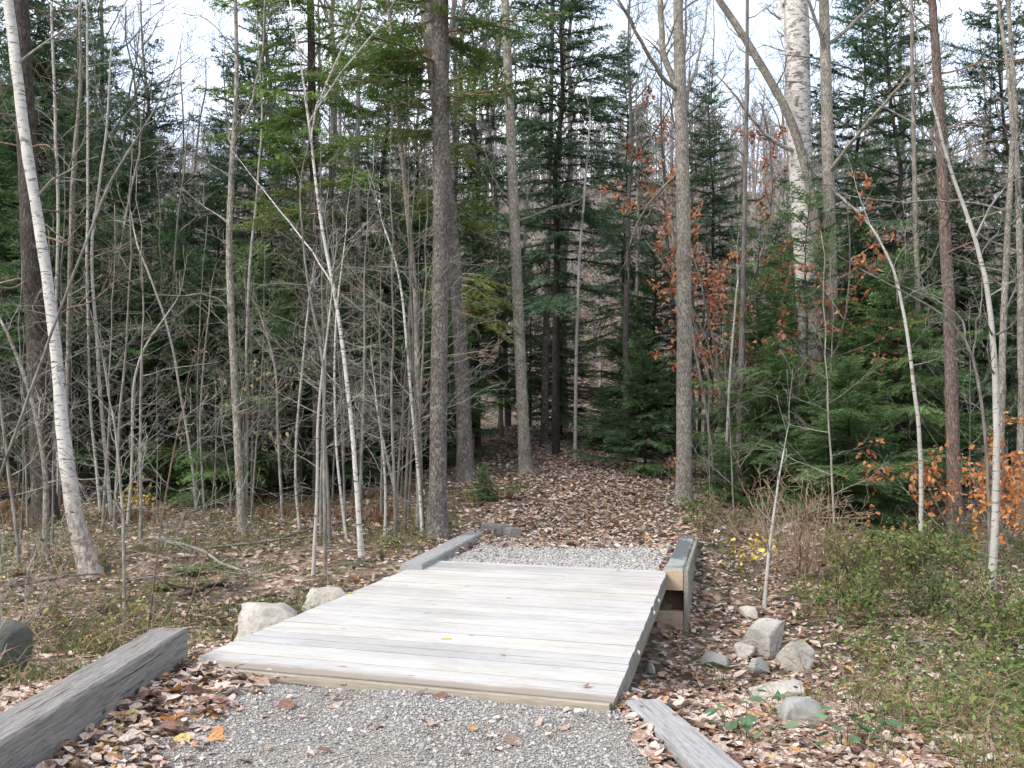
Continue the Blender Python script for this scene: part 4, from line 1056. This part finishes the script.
trunk_tree('birch_sapling', 'thinnest white stem close in front of the thick spruce pair', 'sapling',
           [(423, 536, 4), (420, 490, 3.8), (412, 410, 3.5), (406, 340, 3.2), (402, 290, 3), (397, 262, 2.4), (385, 230, 1.6)], M['birch'], auto=5, auto_len=.5, seed=28, extend=.4)
# tangled thicket on the left, stem by stem
TH = [
 ('slate grey sapling in front of the dark boulder, bent to the birch', [(20, 570, 5), (15, 520, 4.6), (8, 470, 4.2), (2, 420, 3.6), (-5, 360, 3)], 'twig'),
 ('stout double curved stem close beside the foot of the leaning birch', [(46, 558, 9), (47, 500, 7), (44, 450, 6), (30, 390, 5), (14, 345, 4), (-2, 315, 3)], 'maple_bark'),
 ('straight olive stem between the birch foot and the curved stem', [(52, 520, 6), (54, 440, 5.5), (66, 380, 5), (70, 310, 5), (70, 256, 4.5), (74, 180, 4), (80, 80, 3)], 'maple_bark'),
 ('tan sapling curving up behind the leaning birch', [(70, 470, 4), (69, 425, 4), (78, 385, 3.6), (80, 340, 3.4), (84, 290, 3), (95, 230, 3)], 'pale_sapling'),
 ('long light grey stem swaying gently over the dry rusty grass', [(112, 520, 5.5), (107, 470, 5), (100, 400, 4.6), (98, 350, 4.4), (93, 300, 4), (90, 256, 3.8), (98, 190, 3.4), (108, 120, 2.8), (112, 40, 2)], 'pale_sapling'),
 ('crooked twin of the long light grey stem', [(120, 500, 4.5), (120, 440, 4.2), (124, 370, 4), (121, 320, 3.6), (117, 270, 3.4), (125, 210, 3), (140, 140, 2.4)], 'twig'),
 ('leaning stem crossing two others low in the thicket', [(127, 525, 4), (132, 460, 3.6), (131, 400, 3.4), (135, 360, 3), (152, 330, 2.6), (170, 310, 2)], 'pale_sapling'),
 ('thin stem ending in a forked twig by the yellow shrub', [(163, 500, 4), (166, 450, 3.6), (164, 400, 3.3), (172, 330, 3.2), (172, 280, 3), (176, 220, 2.4), (186, 150, 2)], 'twig'),
 ('pale wand slanting right across the crossed stems', [(197, 510, 4), (194, 470, 3.8), (188, 430, 3.4), (181, 390, 3.2), (176, 350, 3), (165, 310, 2.8), (150, 270, 2.4), (135, 235, 2)], 'pale_sapling'),
 ('grey wand ahead of the pale slanting one, nearly upright', [(205, 515, 3), (199, 430, 2.8), (203, 360, 2.5), (210, 300, 2)], 'twig'),
 ('low sapling behind the deck, forked at knee height', [(125, 640, 5), (123, 590, 4.4), (124, 520, 3.6), (118, 460, 3), (112, 410, 2.4)], 'twig'),
 ('thin brown curved sapling by the flat topped boulder', [(147, 628, 2.8), (155, 592, 2.6), (157, 550, 2.4), (166, 500, 2.2), (172, 460, 2), (186, 400, 1.6)], 'brown_twig'),
 ('brown arching shoot starting beside the thick leaf-drifted timber', [(182, 622, 3), (193, 598, 2.6), (198, 575, 2.4), (205, 552, 2), (222, 532, 1.7), (228, 512, 1.4)], 'brown_twig'),
 ('white speckled stem near the low pale stone', [(313, 575, 5), (315, 530, 4.6), (318, 480, 4), (316, 430, 3.4), (322, 370, 3), (330, 310, 2.2)], 'pale_sapling'),
 ('dull grey stem close to the white speckled one', [(326, 577, 5), (325, 520, 4.4), (324, 440, 3.8), (326, 360, 3.4), (314, 320, 3), (305, 270, 2.6), (300, 200, 2)], 'twig'),
 ('hooked sapling at the thicket rim before the narrow grey trunk', [(385, 535, 4), (386, 490, 3.5), (383, 440, 3), (376, 400, 2.2)], 'pale_sapling'),
 ('pale stem swinging into the crowd of twigs mid thicket', [(283, 520, 4), (280, 470, 3.6), (277, 430, 3.2), (278, 370, 3), (268, 340, 2.6), (262, 320, 2)], 'twig'),
 ('fine stem with two yellow leaves in mid thicket', [(300, 530, 3.6), (294, 480, 3.2), (297, 420, 3), (304, 360, 2.6), (308, 310, 2)], 'pale_sapling'),
 ('paler fine stem beside the flecked birch sapling', [(347, 540, 3.6), (340, 490, 3.3), (335, 440, 3), (334, 380, 2.6), (335, 320, 2.2), (344, 250, 1.8)], 'birch'),
 ('broken looking stub of a stem in front of the spruce pair', [(398, 500, 4), (390, 470, 3.6), (383, 440, 3)], 'pale_sapling'),
 ('slanting grey bough rising over the thicket to the open sky', [(80, 258, 3.5), (98, 210, 3.4), (112, 172, 3.2), (135, 140, 3), (152, 118, 2.4), (165, 90, 2)], 'twig'),
 ('tall wavering stem behind the long light grey stem', [(68, 460, 5), (70, 300, 5), (72, 200, 5), (78, 130, 4.4), (82, 60, 4), (80, 0, 3.4)], 'maple_bark'),
 ('tall pale stem with a kink at mid height above the firs', [(58, 430, 4.4), (57, 300, 4.2), (60, 200, 4), (56, 120, 3.6), (54, 60, 3.4), (52, 0, 3)], 'pale_sapling'),
 ('yellowish pole between birch and tall wavering stem', [(100, 500, 4), (90, 400, 3.8), (87, 256, 3.6), (88, 120, 3.2), (86, 0, 2.6)], 'pale_sapling'),
]
deep = {'slanting grey bough rising over the thicket to the open sky': 11.5, 'tall wavering stem behind the long light grey stem': 17, 'tall pale stem with a kink at mid height above the firs': 18, 'yellowish pole between birch and tall wavering stem': 18}
for k, (lab, pts, mt) in enumerate(TH):
    y_ = deep.get(lab)
    trunk_tree('sapling', lab, 'sapling', pts, M[mt], Y=y_, auto=9, auto_len=1.0, auto_from=.25, seed=100 + k, extend=.5, sides=7, lev=2, kids=5, auto_el=(-.1, .9), group='bare saplings of the thicket', flare=.2)

# ------------------------------------------------------------------ thicket fill and woods behind: copies
def sap(seed, H, r, nl, L):
    return bare_tree(seed, H, r, nl, 0.18, L, 2, 0.06, 5, (-0.05, 0.8), 6, 0.0022)
for k in range(6):
    proto('sapling_%d' % k, *sap(40 + k, [2.6, 3.4, 4.2, 5.0, 3.0, 5.6][k], [.013, .016, .018, .022, .014, .026][k], [11, 12, 13, 14, 12, 14][k], [.8, 1.0, 1.1, 1.2, 1.0, 1.2][k]), M['twig'], M['twig'], 'crown')
for k in range(6):
    proto('wood_%d' % k, *bare_tree(60 + k, [13, 15, 17, 14, 18, 12][k], [.08, .11, .14, .09, .16, .07][k], [13, 14, 15, 13, 15, 13][k], [.5, .5, .55, .45, .55, .45][k], [2.0, 2.3, 2.6, 2.0, 2.8, 1.8][k], 2, 0.03, 5, (.3, 1.0), 8, 0.008), M['wood_bark'], M['twig'], 'crown')
SG = 'thin bare saplings filling the thicket'
n = 0
rs2 = np.random.RandomState(5)
while n < 44:
    px = rs2.uniform(-20, 430); Yd = rs2.uniform(14.0, 20)
    Xw = U(px, 430, Yd)[0]; a_, t_ = corridor(Xw, Yd)
    if abs(a_) < 2.0: continue
    plant('sapling_%d' % rs2.randint(6), 'sapling', Xw, Yd, rs2.uniform(.8, 1.25), rs2.rand() * 6.28, 'thin bare grey sapling among the crowd of twigs before the dark firs', 'sapling', SG); n += 1
n = 0
while n < 10:
    px = rs2.uniform(690, 1040); Yd = rs2.uniform(14.5, 21)
    Xw = U(px, 430, Yd)[0]
    plant('sapling_%d' % rs2.randint(6), 'sapling', Xw, Yd, rs2.uniform(.7, 1.15), rs2.rand() * 6.28, 'thin bare sapling poking up between the green firs past the forked trunk', 'sapling', 'thin bare saplings between the green firs'); n += 1
n = 0
while n < 112:
    Yd = 26 + 36 * rs2.rand() ** 1.2; px = rs2.uniform(-40, 1064)
    Xw = U(px, 430, Yd)[0]
    if 585 < px < 668 and Yd < 45 and rs2.rand() < .8: continue
    plant('wood_%d' % rs2.randint(6), 'bare_tree', Xw, Yd, rs2.uniform(.75, 1.2), rs2.rand() * 6.28, 'tall leafless grey tree in the open woods behind the evergreens', 'bare tree', 'leafless trees of the woods behind'); n += 1

for k in range(12):
    Yd = rs2.uniform(26, 40); px = rs2.uniform(480, 770)
    plant('wood_%d' % rs2.randint(6), 'bare_tree', U(px, 430, Yd)[0], Yd, rs2.uniform(.6, .95), rs2.rand() * 6.28, 'tall leafless grey tree in the open woods behind the evergreens', 'bare tree', 'leafless trees of the woods behind')

# the hillside wood: nobody could count it
far = MB()
fp = []
for k in range(4):
    rng = np.random.RandomState(80 + k); b = MB(); H = 13
    s = np.linspace(0, 1, 5); b.tube(np.stack([rng.normal(0, .15, 5) * s, rng.normal(0, .15, 5) * s, s * H], -1), .13 * (1 - .8 * s), 4)
    for q in range(26):
        z = H * (.3 + .68 * rng.rand()); an = rng.rand() * 6.28; L = rng.uniform(1.2, 3.2) * (1.25 - z / H)
        d = np.array([math.cos(an) * .6, math.sin(an) * .6, .8]); p0 = np.array([0, 0, z]); p1 = p0 + d * L
        b.tube([p0, p0 + d * L * .5 + rng.normal(0, .08, 3), p1], [.035, .028, .018], 3, False)
        for w_ in range(3):
            d2 = d + rng.normal(0, .5, 3); f0 = rng.uniform(.3, .9); b.tube([p0 + d * L * f0, p0 + d * L * f0 + d2 * L * .3, p0 + d * L * f0 + d2 * L * .55], [.022, .02, .014], 3, False)
    fp.append(b)
for k in range(1100):
    y_ = 62 + 120 * rs2.rand(); x_ = rs2.uniform(-.6, .6) * y_
    th = rs2.rand() * 6.28; s_ = rs2.uniform(.7, 1.15); c, q = math.cos(th) * s_, math.sin(th) * s_
    Mx = np.array([[c, -q, 0, x_], [q, c, 0, y_], [0, 0, s_, float(terrain(x_, y_)) - .2], [0, 0, 0, 1]])
    far.merge(fp[rs2.randint(4)], Mx)
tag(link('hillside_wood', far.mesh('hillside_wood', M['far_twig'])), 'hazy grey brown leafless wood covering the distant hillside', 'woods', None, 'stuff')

# ------------------------------------------------------------------ leaved beeches and shrubs
def leafy(name, label, cat, px, Y, H, spread, stems, leafmat, nleaf, size, twigmat, seed, zlo=0.2, lean=0.3, group=None, kids=6, lev=2, leafname='foliage', hang=True):
    rng = np.random.RandomState(seed)
    Xw = U(px, 430, Y)[0]; org = np.array([Xw, Y, float(terrain(Xw, Y))])
    T, L = MB(), MB(); tips = []
    for k in range(stems):
        an = rng.rand() * 6.28
        d = np.array([math.cos(an) * lean, math.sin(an) * lean, 1.0])
        grow(T, np.array([0, 0, -.03]) + np.array([math.cos(an), math.sin(an), 0]) * .04 * stems ** .5, d, H * rng.uniform(.7, 1.05), .006 + .004 * H, lev, rng, .05, .13, kids, spread, .0028, (.5, 1.1), zlo, tips)
    e = empty(name, org, label, cat, group)
    link('stem', T.mesh(name + '_stem', M[twigmat], False), e)
    if nleaf and tips:
        A = np.concatenate(tips); A = A[A[:, 2] > zlo * H * .5]
        P = A[rng.randint(len(A), size=nleaf)] + rng.normal(0, .035, (nleaf, 3))
        dr = rng.normal(0, 1, (nleaf, 3)); dr[:, 2] -= .9 if hang else 0
        leaves(L, P, rng.uniform(.7, 1.25, nleaf) * size, 0, rng, rng.normal(0, 1, (nleaf, 3)), .9, .15, dr)
        link(leafname, L.mesh(name + '_leaves', M[leafmat]), e)
    return e
leafy('beech_sapling', 'small beech keeping bright orange leaves at the foot of the reddish trunk', 'beech', 978, 14.6, 2.05, .5, 7, 'orange_leaf', 1150, .085, 'twig', 201, .3, .55)
leafy('beech_sapling', 'low orange leaved beech shoot beyond the twin pale stems', 'beech', 1014, 14.0, 1.4, .55, 5, 'orange_leaf', 420, .085, 'twig', 202, .3, .6)
leafy('beech_tree', 'taller beech hung with rust coloured leaves between forked trunk and birch', 'beech', 750, 20.6, 7.0, .32, 5, 'rust_leaf', 2300, .095, 'twig', 203, .3, .16, kids=8)
leafy('beech_tree', 'thin rust leaved beech against the huge birch', 'beech', 768, 23, 6.2, .4, 2, 'rust_leaf', 420, .10, 'twig', 204, .35, .14, kids=7)
leafy('beech_tree', 'tallest thin beech, its rust leaves sprinkled up the narrow pointed spruce', 'beech', 714, 24.5, 10.5, .22, 2, 'rust_leaf', 900, .10, 'twig', 224, .3, .06, kids=10)
leafy('beech_sapling', 'low shoot of rusty leaves at the foot of the bushy young fir', 'beech', 668, 20.6, .8, .5, 4, 'rust_leaf', 70, .07, 'twig', 205, .3, .6)
leafy('beech_sapling', 'small tan leaved shoot inside the thicket beside the paired pale stems', 'beech', 236, 16.8, 3.0, .4, 2, 'tan_leaf', 60, .085, 'twig', 206, .5, .15)
leafy('shrub', 'small shrub with yellow leaves in the dry rusty grass', 'shrub', 152, 17.5, .6, .5, 6, 'yellow_leaf', 150, .06, 'brown_twig', 207, .2, .6)
leafy('shrub', 'dead brown twiggy bush beside the rock heap and the thin yellow leaved stem', 'bush', 798, 13.4, 1.45, .5, 20, None, 0, 0, 'brown_twig', 208, .12, .42, kids=8)
leafy('shrub', 'sprig of bright yellow leaves behind the thin stem over the rock heap', 'shrub', 758, 13.2, .75, .4, 3, 'yellow_leaf', 45, .07, 'brown_twig', 209, .3, .4)
leafy('shrub', 'olive green brushy shrub below the wide bright fir', 'shrub', 868, 12.6, .85, .5, 15, 'olive_leaf', 900, .06, 'brown_twig', 210, .1, .6)
leafy('shrub', 'green shrub under the gently curved tan sapling', 'shrub', 915, 13.2, .7, .5, 14, 'green_leaf', 1000, .06, 'brown_twig', 211, .1, .7)
leafy('shrub', 'grey green shrub at the outer edge below the orange beech', 'shrub', 1005, 10.6, .7, .5, 14, 'green_leaf', 900, .055, 'brown_twig', 212, .1, .8)
leafy('shrub', 'low dark shrub between the dead bush and the olive shrub', 'shrub', 838, 11.6, .6, .5, 14, 'green_leaf', 800, .055, 'brown_twig', 213, .1, .8)
leafy('shrub', 'small bush of green sprigs beside the far timber abutment', 'shrub', 716, 15.6, .6, .5, 8, 'green_leaf', 360, .055, 'brown_twig', 214, .1, .6)
leafy('shrub', 'straggly olive bush around the thick leaf-drifted timber', 'shrub', 96, 8.6, .55, .5, 9, 'olive_leaf', 150, .05, 'brown_twig', 215, .1, .7)
leafy('shrub', 'tangled heap of brown stems near the lowest corner of the slope', 'bush', 930, 7.1, .42, .6, 16, 'olive_leaf', 160, .05, 'brown_twig', 216, .1, 1.4)
leafy('shrub', 'sprawling green bush on the slope between the gently curved sapling and the slim white stem', 'bush', 955, 11.4, .55, .5, 14, 'green_leaf', 800, .05, 'brown_twig', 218, .1, .9)
leafy('shrub', 'low olive sprigs bordering the leafy trail past the forked trunk', 'shrub', 722, 19.2, .8, .5, 10, 'green_leaf', 420, .055, 'brown_twig', 219, .1, .8)
leafy('shrub', 'thin green sprigs crowding the trail edge before the forked trunk', 'shrub', 702, 17.2, .45, .5, 8, 'olive_leaf', 260, .05, 'brown_twig', 220, .1, .8)
leafy('shrub', 'small green tuft between the leaning grey trunk and the twin spruces', 'shrub', 500, 18.4, .45, .5, 8, 'green_leaf', 240, .05, 'brown_twig', 221, .1, .8)
leafy('shrub', 'dark green bush on the bank close to the outer edge, below the grey green shrub', 'bush', 1010, 8.2, .42, .5, 12, 'green_leaf', 520, .045, 'brown_twig', 223, .1, .9)
leafy('sapling', 'grey leafless bush in the shade behind the dark boulder', 'bush', 12, 9.5, 1.3, .5, 7, 'olive_leaf', 60, .05, 'twig', 217, .2, .5)

def broad_plant(px, py, n, size, label, mat, seed, spread=.22):
    rng = np.random.RandomState(seed); p = GT(px, py); p[2] = terrain(p[0], p[1])
    S, L = MB(), MB(); P, D = [], []
    for k in range(n):
        an = rng.rand() * 6.28; r_ = spread * math.sqrt(rng.rand()); h_ = rng.uniform(.05, .2)
        q = np.array([math.cos(an) * r_, math.sin(an) * r_, h_]); S.tube([np.array([q[0] * .4, q[1] * .4, -.02]), q * np.array([.8, .8, .7]), q], [.003, .0025, .002], 4)
        P.append(q); D.append([math.cos(an), math.sin(an), rng.uniform(-.3, .1)])
    leaves(L, np.array(P), rng.uniform(.7, 1.2, n) * size, .35, rng, None, .95, .1, np.array(D))
    e = empty('leafy_plant', p, label, 'plant', 'broad leaved plants at the foot of the slope')
    link('stem', S.mesh('plant_stem', M['green_leaf']), e); link('foliage', L.mesh('plant_leaves', M[mat]), e)
broad_plant(748, 742, 16, .1, 'bluish green leafy plant beside the end of the pale smooth timber', 'teal_leaf', 301)
broad_plant(790, 722, 16, .09, 'blue green leafy plant in front of the smooth grey green stone', 'teal_leaf', 302)
broad_plant(845, 752, 14, .11, 'leafy plant with the broadest blue green leaves, nearest the viewer', 'teal_leaf', 303)
broad_plant(725, 690, 10, .06, 'little green sprout in the leaves between deck and long low rock', 'fern_leaf', 304, .12)
broad_plant(890, 735, 12, .08, 'mid green leafy plant past the broadest leaved one', 'teal_leaf', 305)

def fern(px, py, label, n, size, seed):
    rng = np.random.RandomState(seed); p = GT(px, py); p[2] = terrain(p[0], p[1])
    L, S = MB(), MB()
    for k in range(n):
        an = k / n * 6.28 + rng.normal(0, .3); s = np.linspace(0, 1, 14); d = np.array([math.cos(an), math.sin(an)])
        path = np.column_stack([d[0] * s * size, d[1] * s * size, size * (.75 * s - .55 * s ** 2)])
        S.tube(path, .003, 3)
        for sg in (-1, 1):
            side = np.array([-d[1], d[0], 0]) * sg
            nn = np.tile([[0, 0, 1.0]], (12, 1)) + rng.normal(0, .15, (12, 3))
            leaves(L, path[1:13], (size * .34 * (1 - s[1:13]) ** .6), 0, rng, nn, .45, .08, np.tile(side + np.array([d[0], d[1], 0]) * .45, (12, 1)))
    e = empty('fern', p, label, 'fern', 'ferns under the thicket')
    link('stem', S.mesh('fern_stem', M['fern_leaf']), e); link('frond', L.mesh('fern_fronds', M['fern_leaf']), e)
fern(190, 575, 'bright green fern between the flat topped boulder and the thicket', 9, .34, 401)
fern(163, 590, 'smaller bright fern just in front of the other one', 7, .28, 402)
fern(222, 568, 'third small fern nearest the boulder pair', 6, .22, 403)

# fallen sticks
def stick(p0, p1, w, label, seed, mat='twig', lift=.06):
    rng = np.random.RandomState(seed); A, B = GT(*p0), GT(*p1)
    s = np.linspace(0, 1, 9); P = A[None] * (1 - s)[:, None] + B[None] * s[:, None]
    P[:, :2] += rng.normal(0, .03, (9, 2)); P[:, 2] = terrain(P[:, 0], P[:, 1]) + lift + .03 * np.sin(s * 3)
    r = w * A[1] / F / 2; b = MB(); b.tube(P, r * (1 - .5 * s), 6)
    for k in range(3):
        j = rng.randint(2, 7); dd = P[j + 1] - P[j]; dd /= np.linalg.norm(dd)
        grow(b, P[j], dd + perp(dd, rng) * .8, rng.uniform(.2, .5), r * .5, 1, rng, .1, .15, 3, .5, .003)
    o = link('fallen_branch', b.mesh('fallen_branch', M[mat], True, P[0])); o.location = P[0]
    tag(o, label, 'branch', 'fallen branches on the ground')
stick((150, 542), (250, 582), 4, 'pale fallen branch pointing from the yellow shrub to the flat topped boulder', 501)
stick((205, 553), (345, 540), 3, 'thin fallen stick lying level behind the boulder pair', 502)
stick((20, 590), (110, 580), 3, 'grey stick on the moss at the foot of the leaning birch', 503)
stick((228, 585), (180, 600), 5, 'short rotten mossy log before the ferns', 504, 'dark_bark', .03)
stick((896, 650), (962, 652), 3, 'straw coloured stick on the green slope', 505)
stick((955, 548), (1000, 568), 4, 'fallen branch under the orange beech', 506)
stick((270, 545), (380, 520), 3, 'slender grey fallen branch in front of the thicket toward the spruce pair', 507)
stick((985, 640), (1015, 700), 3, 'brown dead stem sloping down the green bank', 508, 'brown_twig')

# leaves lying on the planks: each can be counted
for k, (px, py, c, sz, lab) in enumerate([(452, 638, 'yellow_leaf', .075, 'yellow leaf lying in the middle of the plank deck'), (510, 598, 'litter', .06, 'curled brown leaf on the upper middle of the deck'),
        (584, 685, 'rust_leaf', .07, 'rusty leaf near the front corner of the deck'), (505, 654, 'litter', .05, 'small dark leaf between the yellow leaf and the rusty leaf'),
        (448, 577, 'litter', .06, 'brown leaf close to the far end of the deck'), (616, 571, 'litter', .06, 'dry leaf by the far corner of the deck near the abutment'),
        (408, 563, 'tan_leaf', .07, 'tan leaf by the end of the long pale timber'), (353, 592, 'yellow_leaf', .065, 'greenish yellow leaf on the deck edge by the low pale stone'),
        (170, 722, 'orange_leaf', .17, 'large orange maple leaf on the gravel beside the leaf drift')]):
    p = G(px, py, 0.008 if k < 8 else -.02); b = MB()
    rng = np.random.RandomState(600 + k)
    leaves(b, np.zeros((1, 3)), sz, .2, rng, None, 1.2, .16)
    o = link('fallen_leaf', b.mesh('fallen_leaf', M[c])); o.location = p
    tag(o, lab, 'leaf', 'single leaves on the deck and gravel')

# ------------------------------------------------------------------ undergrowth: nobody could count it
ug = MB(); ol = MB()
x, y = view_points(110000, 5.2, 22, 2)
a, t = corridor(x, y)
right = (a > 2.2) & (y < 17)
nz = vnoise(x, y, .7, 41); nz2 = vnoise(x, y, .22, 42)
d_r = sstep(2.6, 4.6, a + (nz - .5) * 2) * (.16 + .84 * sstep(.32, .52, .6 * nz + .4 * nz2)) * (y < 18)
d_l = ((a < -1.75) & (y > 6.5) & (y < 19)) * sstep(.36, .62, nz) * .75 + ((a > 1.5) & (y > 13) & (y < 20)) * sstep(.35, .6, nz) * .5
for (dens, bb, tone) in ((d_r, ug, 0), (d_l, ol, 1)):
    k = R.rand(len(x)) < dens * .8
    xs, ys = x[k], y[k]; n = len(xs)
    hh = R.rand(n) ** 1.5 * (.48 if tone == 0 else .14) * (0.5 + nz2[k])
    P = np.column_stack([xs, ys, terrain(xs, ys) + .02 + hh])
    leaves(bb, P, R.uniform(.02, .06, n), .6, aspect=.8)
def blades(b, x, y, n_each, h, w, rng, lean=.5):
    x = np.repeat(x, n_each) + rng.normal(0, .03, len(x) * n_each); y = np.repeat(y, n_each) + rng.normal(0, .03, len(y) * n_each)
    n = len(x); z = terrain(x, y) - .01; hh = h * rng.uniform(.5, 1.2, n); an = rng.rand(n) * 6.28; ln = lean * rng.uniform(.2, 1.2, n) * hh
    c, s = np.cos(an), np.sin(an); wx, wy = -s * w / 2, c * w / 2
    p0 = np.stack([x, y, z], -1); p1 = p0 + np.stack([c * ln * .35, s * ln * .35, hh * .65], -1); p2 = p0 + np.stack([c * ln, s * ln, hh * .95], -1)
    o = np.stack([wx, wy, 0 * wx], -1)
    v = np.stack([p0 - o, p0 + o, p1 + o * .8, p1 - o * .8, p2], 1).reshape(-1, 3); f = (np.arange(n) * 5)[:, None]
    b.add(v, np.array([[3, 2, 4]]) + f, np.array([[0, 1, 2, 3]]) + f)
gr = MB()
k = R.rand(len(x)) < d_r * .09 * (nz2 > .45)
blades(gr, x[k], y[k], 7, .22, .006, R, .8)
k = R.rand(len(x)) < d_l * .12
blades(gr, x[k], y[k], 6, .16, .006, R, .8)
tag(link('undergrowth', ug.mesh('undergrowth', M['green_leaf'])), 'low mixed green leaves spreading over the slope beyond the rocks', 'undergrowth', None, 'stuff')
tag(link('moss_and_herbs', ol.mesh('moss_and_herbs', M['olive_leaf'])), 'patches of olive green herbs on the leafy floor under the thicket', 'ground cover', None, 'stuff')
tag(link('grass', gr.mesh('grass', M['olive_leaf'])), 'thin olive grass blades among the undergrowth', 'grass', None, 'stuff')
dr = MB()
x, y = R.uniform(-11, -1.8, 5200), R.uniform(15.5, 22, 5200)
k = (vnoise(x, y, 1.2, 51) > .6) & (R.rand(len(x)) < .5)
blades(dr, x[k], y[k], 6, .19, .014, R, .9)
tag(link('dry_grass', dr.mesh('dry_grass', M['dry_blade'])), 'rusty dry fern and grass along the foot of the dark evergreens', 'dry grass', None, 'stuff')
# fine fallen twigs on the slope and floor
tw = MB()
x, y = view_points(2600, 5, 18, 2); a, t = corridor(x, y)
k = (np.abs(a) > 1.9)
for xx, yy in zip(x[k], y[k]):
    an = R.rand() * 6.28; L = R.uniform(.15, .6); p = np.array([xx, yy, float(terrain(xx, yy)) + .03]); d = np.array([math.cos(an), math.sin(an), R.uniform(0, 1.1) if abs(xx) > 2.5 else R.uniform(0, .3)])
    tw.tube([p, p + d * L * .3 + R.normal(0, .035, 3), p + d * L * .65 + R.normal(0, .05, 3) , p + d * L * np.array([1, 1, .6])], [.0035, .003, .0025, .0015], 3, False)
tag(link('twig_litter', tw.mesh('twig_litter', M['brown_twig'])), 'small fallen twigs scattered over the leafy forest floor', 'twigs', None, 'stuff')

# ------------------------------------------------------------------ light
EL, AZ = 40, 215          # sun behind the viewer's left shoulder, softened by thin cloud
sun_dir = np.array([-0.80 * math.cos(math.radians(EL)), -0.60 * math.cos(math.radians(EL)), math.sin(math.radians(EL))])
sd = bpy.data.lights.new('sun', 'SUN'); sd.energy = 2.0; sd.angle = math.radians(26); sd.color = (1.0, 0.95, 0.86)
so = bpy.data.objects.new('sun', sd); COL.objects.link(so)
so.rotation_euler = Vector(sun_dir).to_track_quat('Z', 'Y').to_euler()
w = bpy.data.worlds.new('World'); sc.world = w; w.use_nodes = True
nt = w.node_tree; bg = nt.nodes['Background']; bg.inputs[1].default_value = 0.14
sky = nt.nodes.new('ShaderNodeTexSky'); sky.sky_type = 'NISHITA'; sky.sun_disc = False
sky.sun_elevation = math.radians(EL); sky.sun_rotation = math.atan2(sun_dir[0], sun_dir[1])
sky.air_density = 1.0; sky.dust_density = 1.5; sky.ozone_density = 1.2
tc = nt.nodes.new('ShaderNodeTexCoord')
mp = nt.nodes.new('ShaderNodeMapping'); mp.inputs['Scale'].default_value = (1, 1, 1.8); nt.links.new(tc.outputs['Generated'], mp.inputs[0])
nz_ = nd(nt, 'ShaderNodeTexNoise'); nz_.inputs['Scale'].default_value = 3.2; nz_.inputs['Detail'].default_value = 6; nz_.inputs['Roughness'].default_value = .6
nt.links.new(mp.outputs[0], nz_.inputs['Vector'])
cl = ramp(nt, [(.42, (.30, .30, .30)), (.64, (.93, .93, .93))], nz_.outputs['Fac'])
c = mix(nt, sky.outputs[0], (7.0, 7.2, 7.6), cl.outputs[0])
nt.links.new(c, bg.inputs[0])

sc.view_settings.view_transform = 'Standard'
sc.view_settings.look = 'None'
sc.view_settings.exposure = 1.25
sc.view_settings.gamma = 1
sc.cycles.use_denoising = True
sc.cycles.use_adaptive_sampling = True
sc.cycles.adaptive_threshold = 0.02
sc.cycles.max_bounces = 4
sc.cycles.diffuse_bounces = 2
sc.cycles.transmission_bounces = 4
sc.cycles.transparent_max_bounces = 4
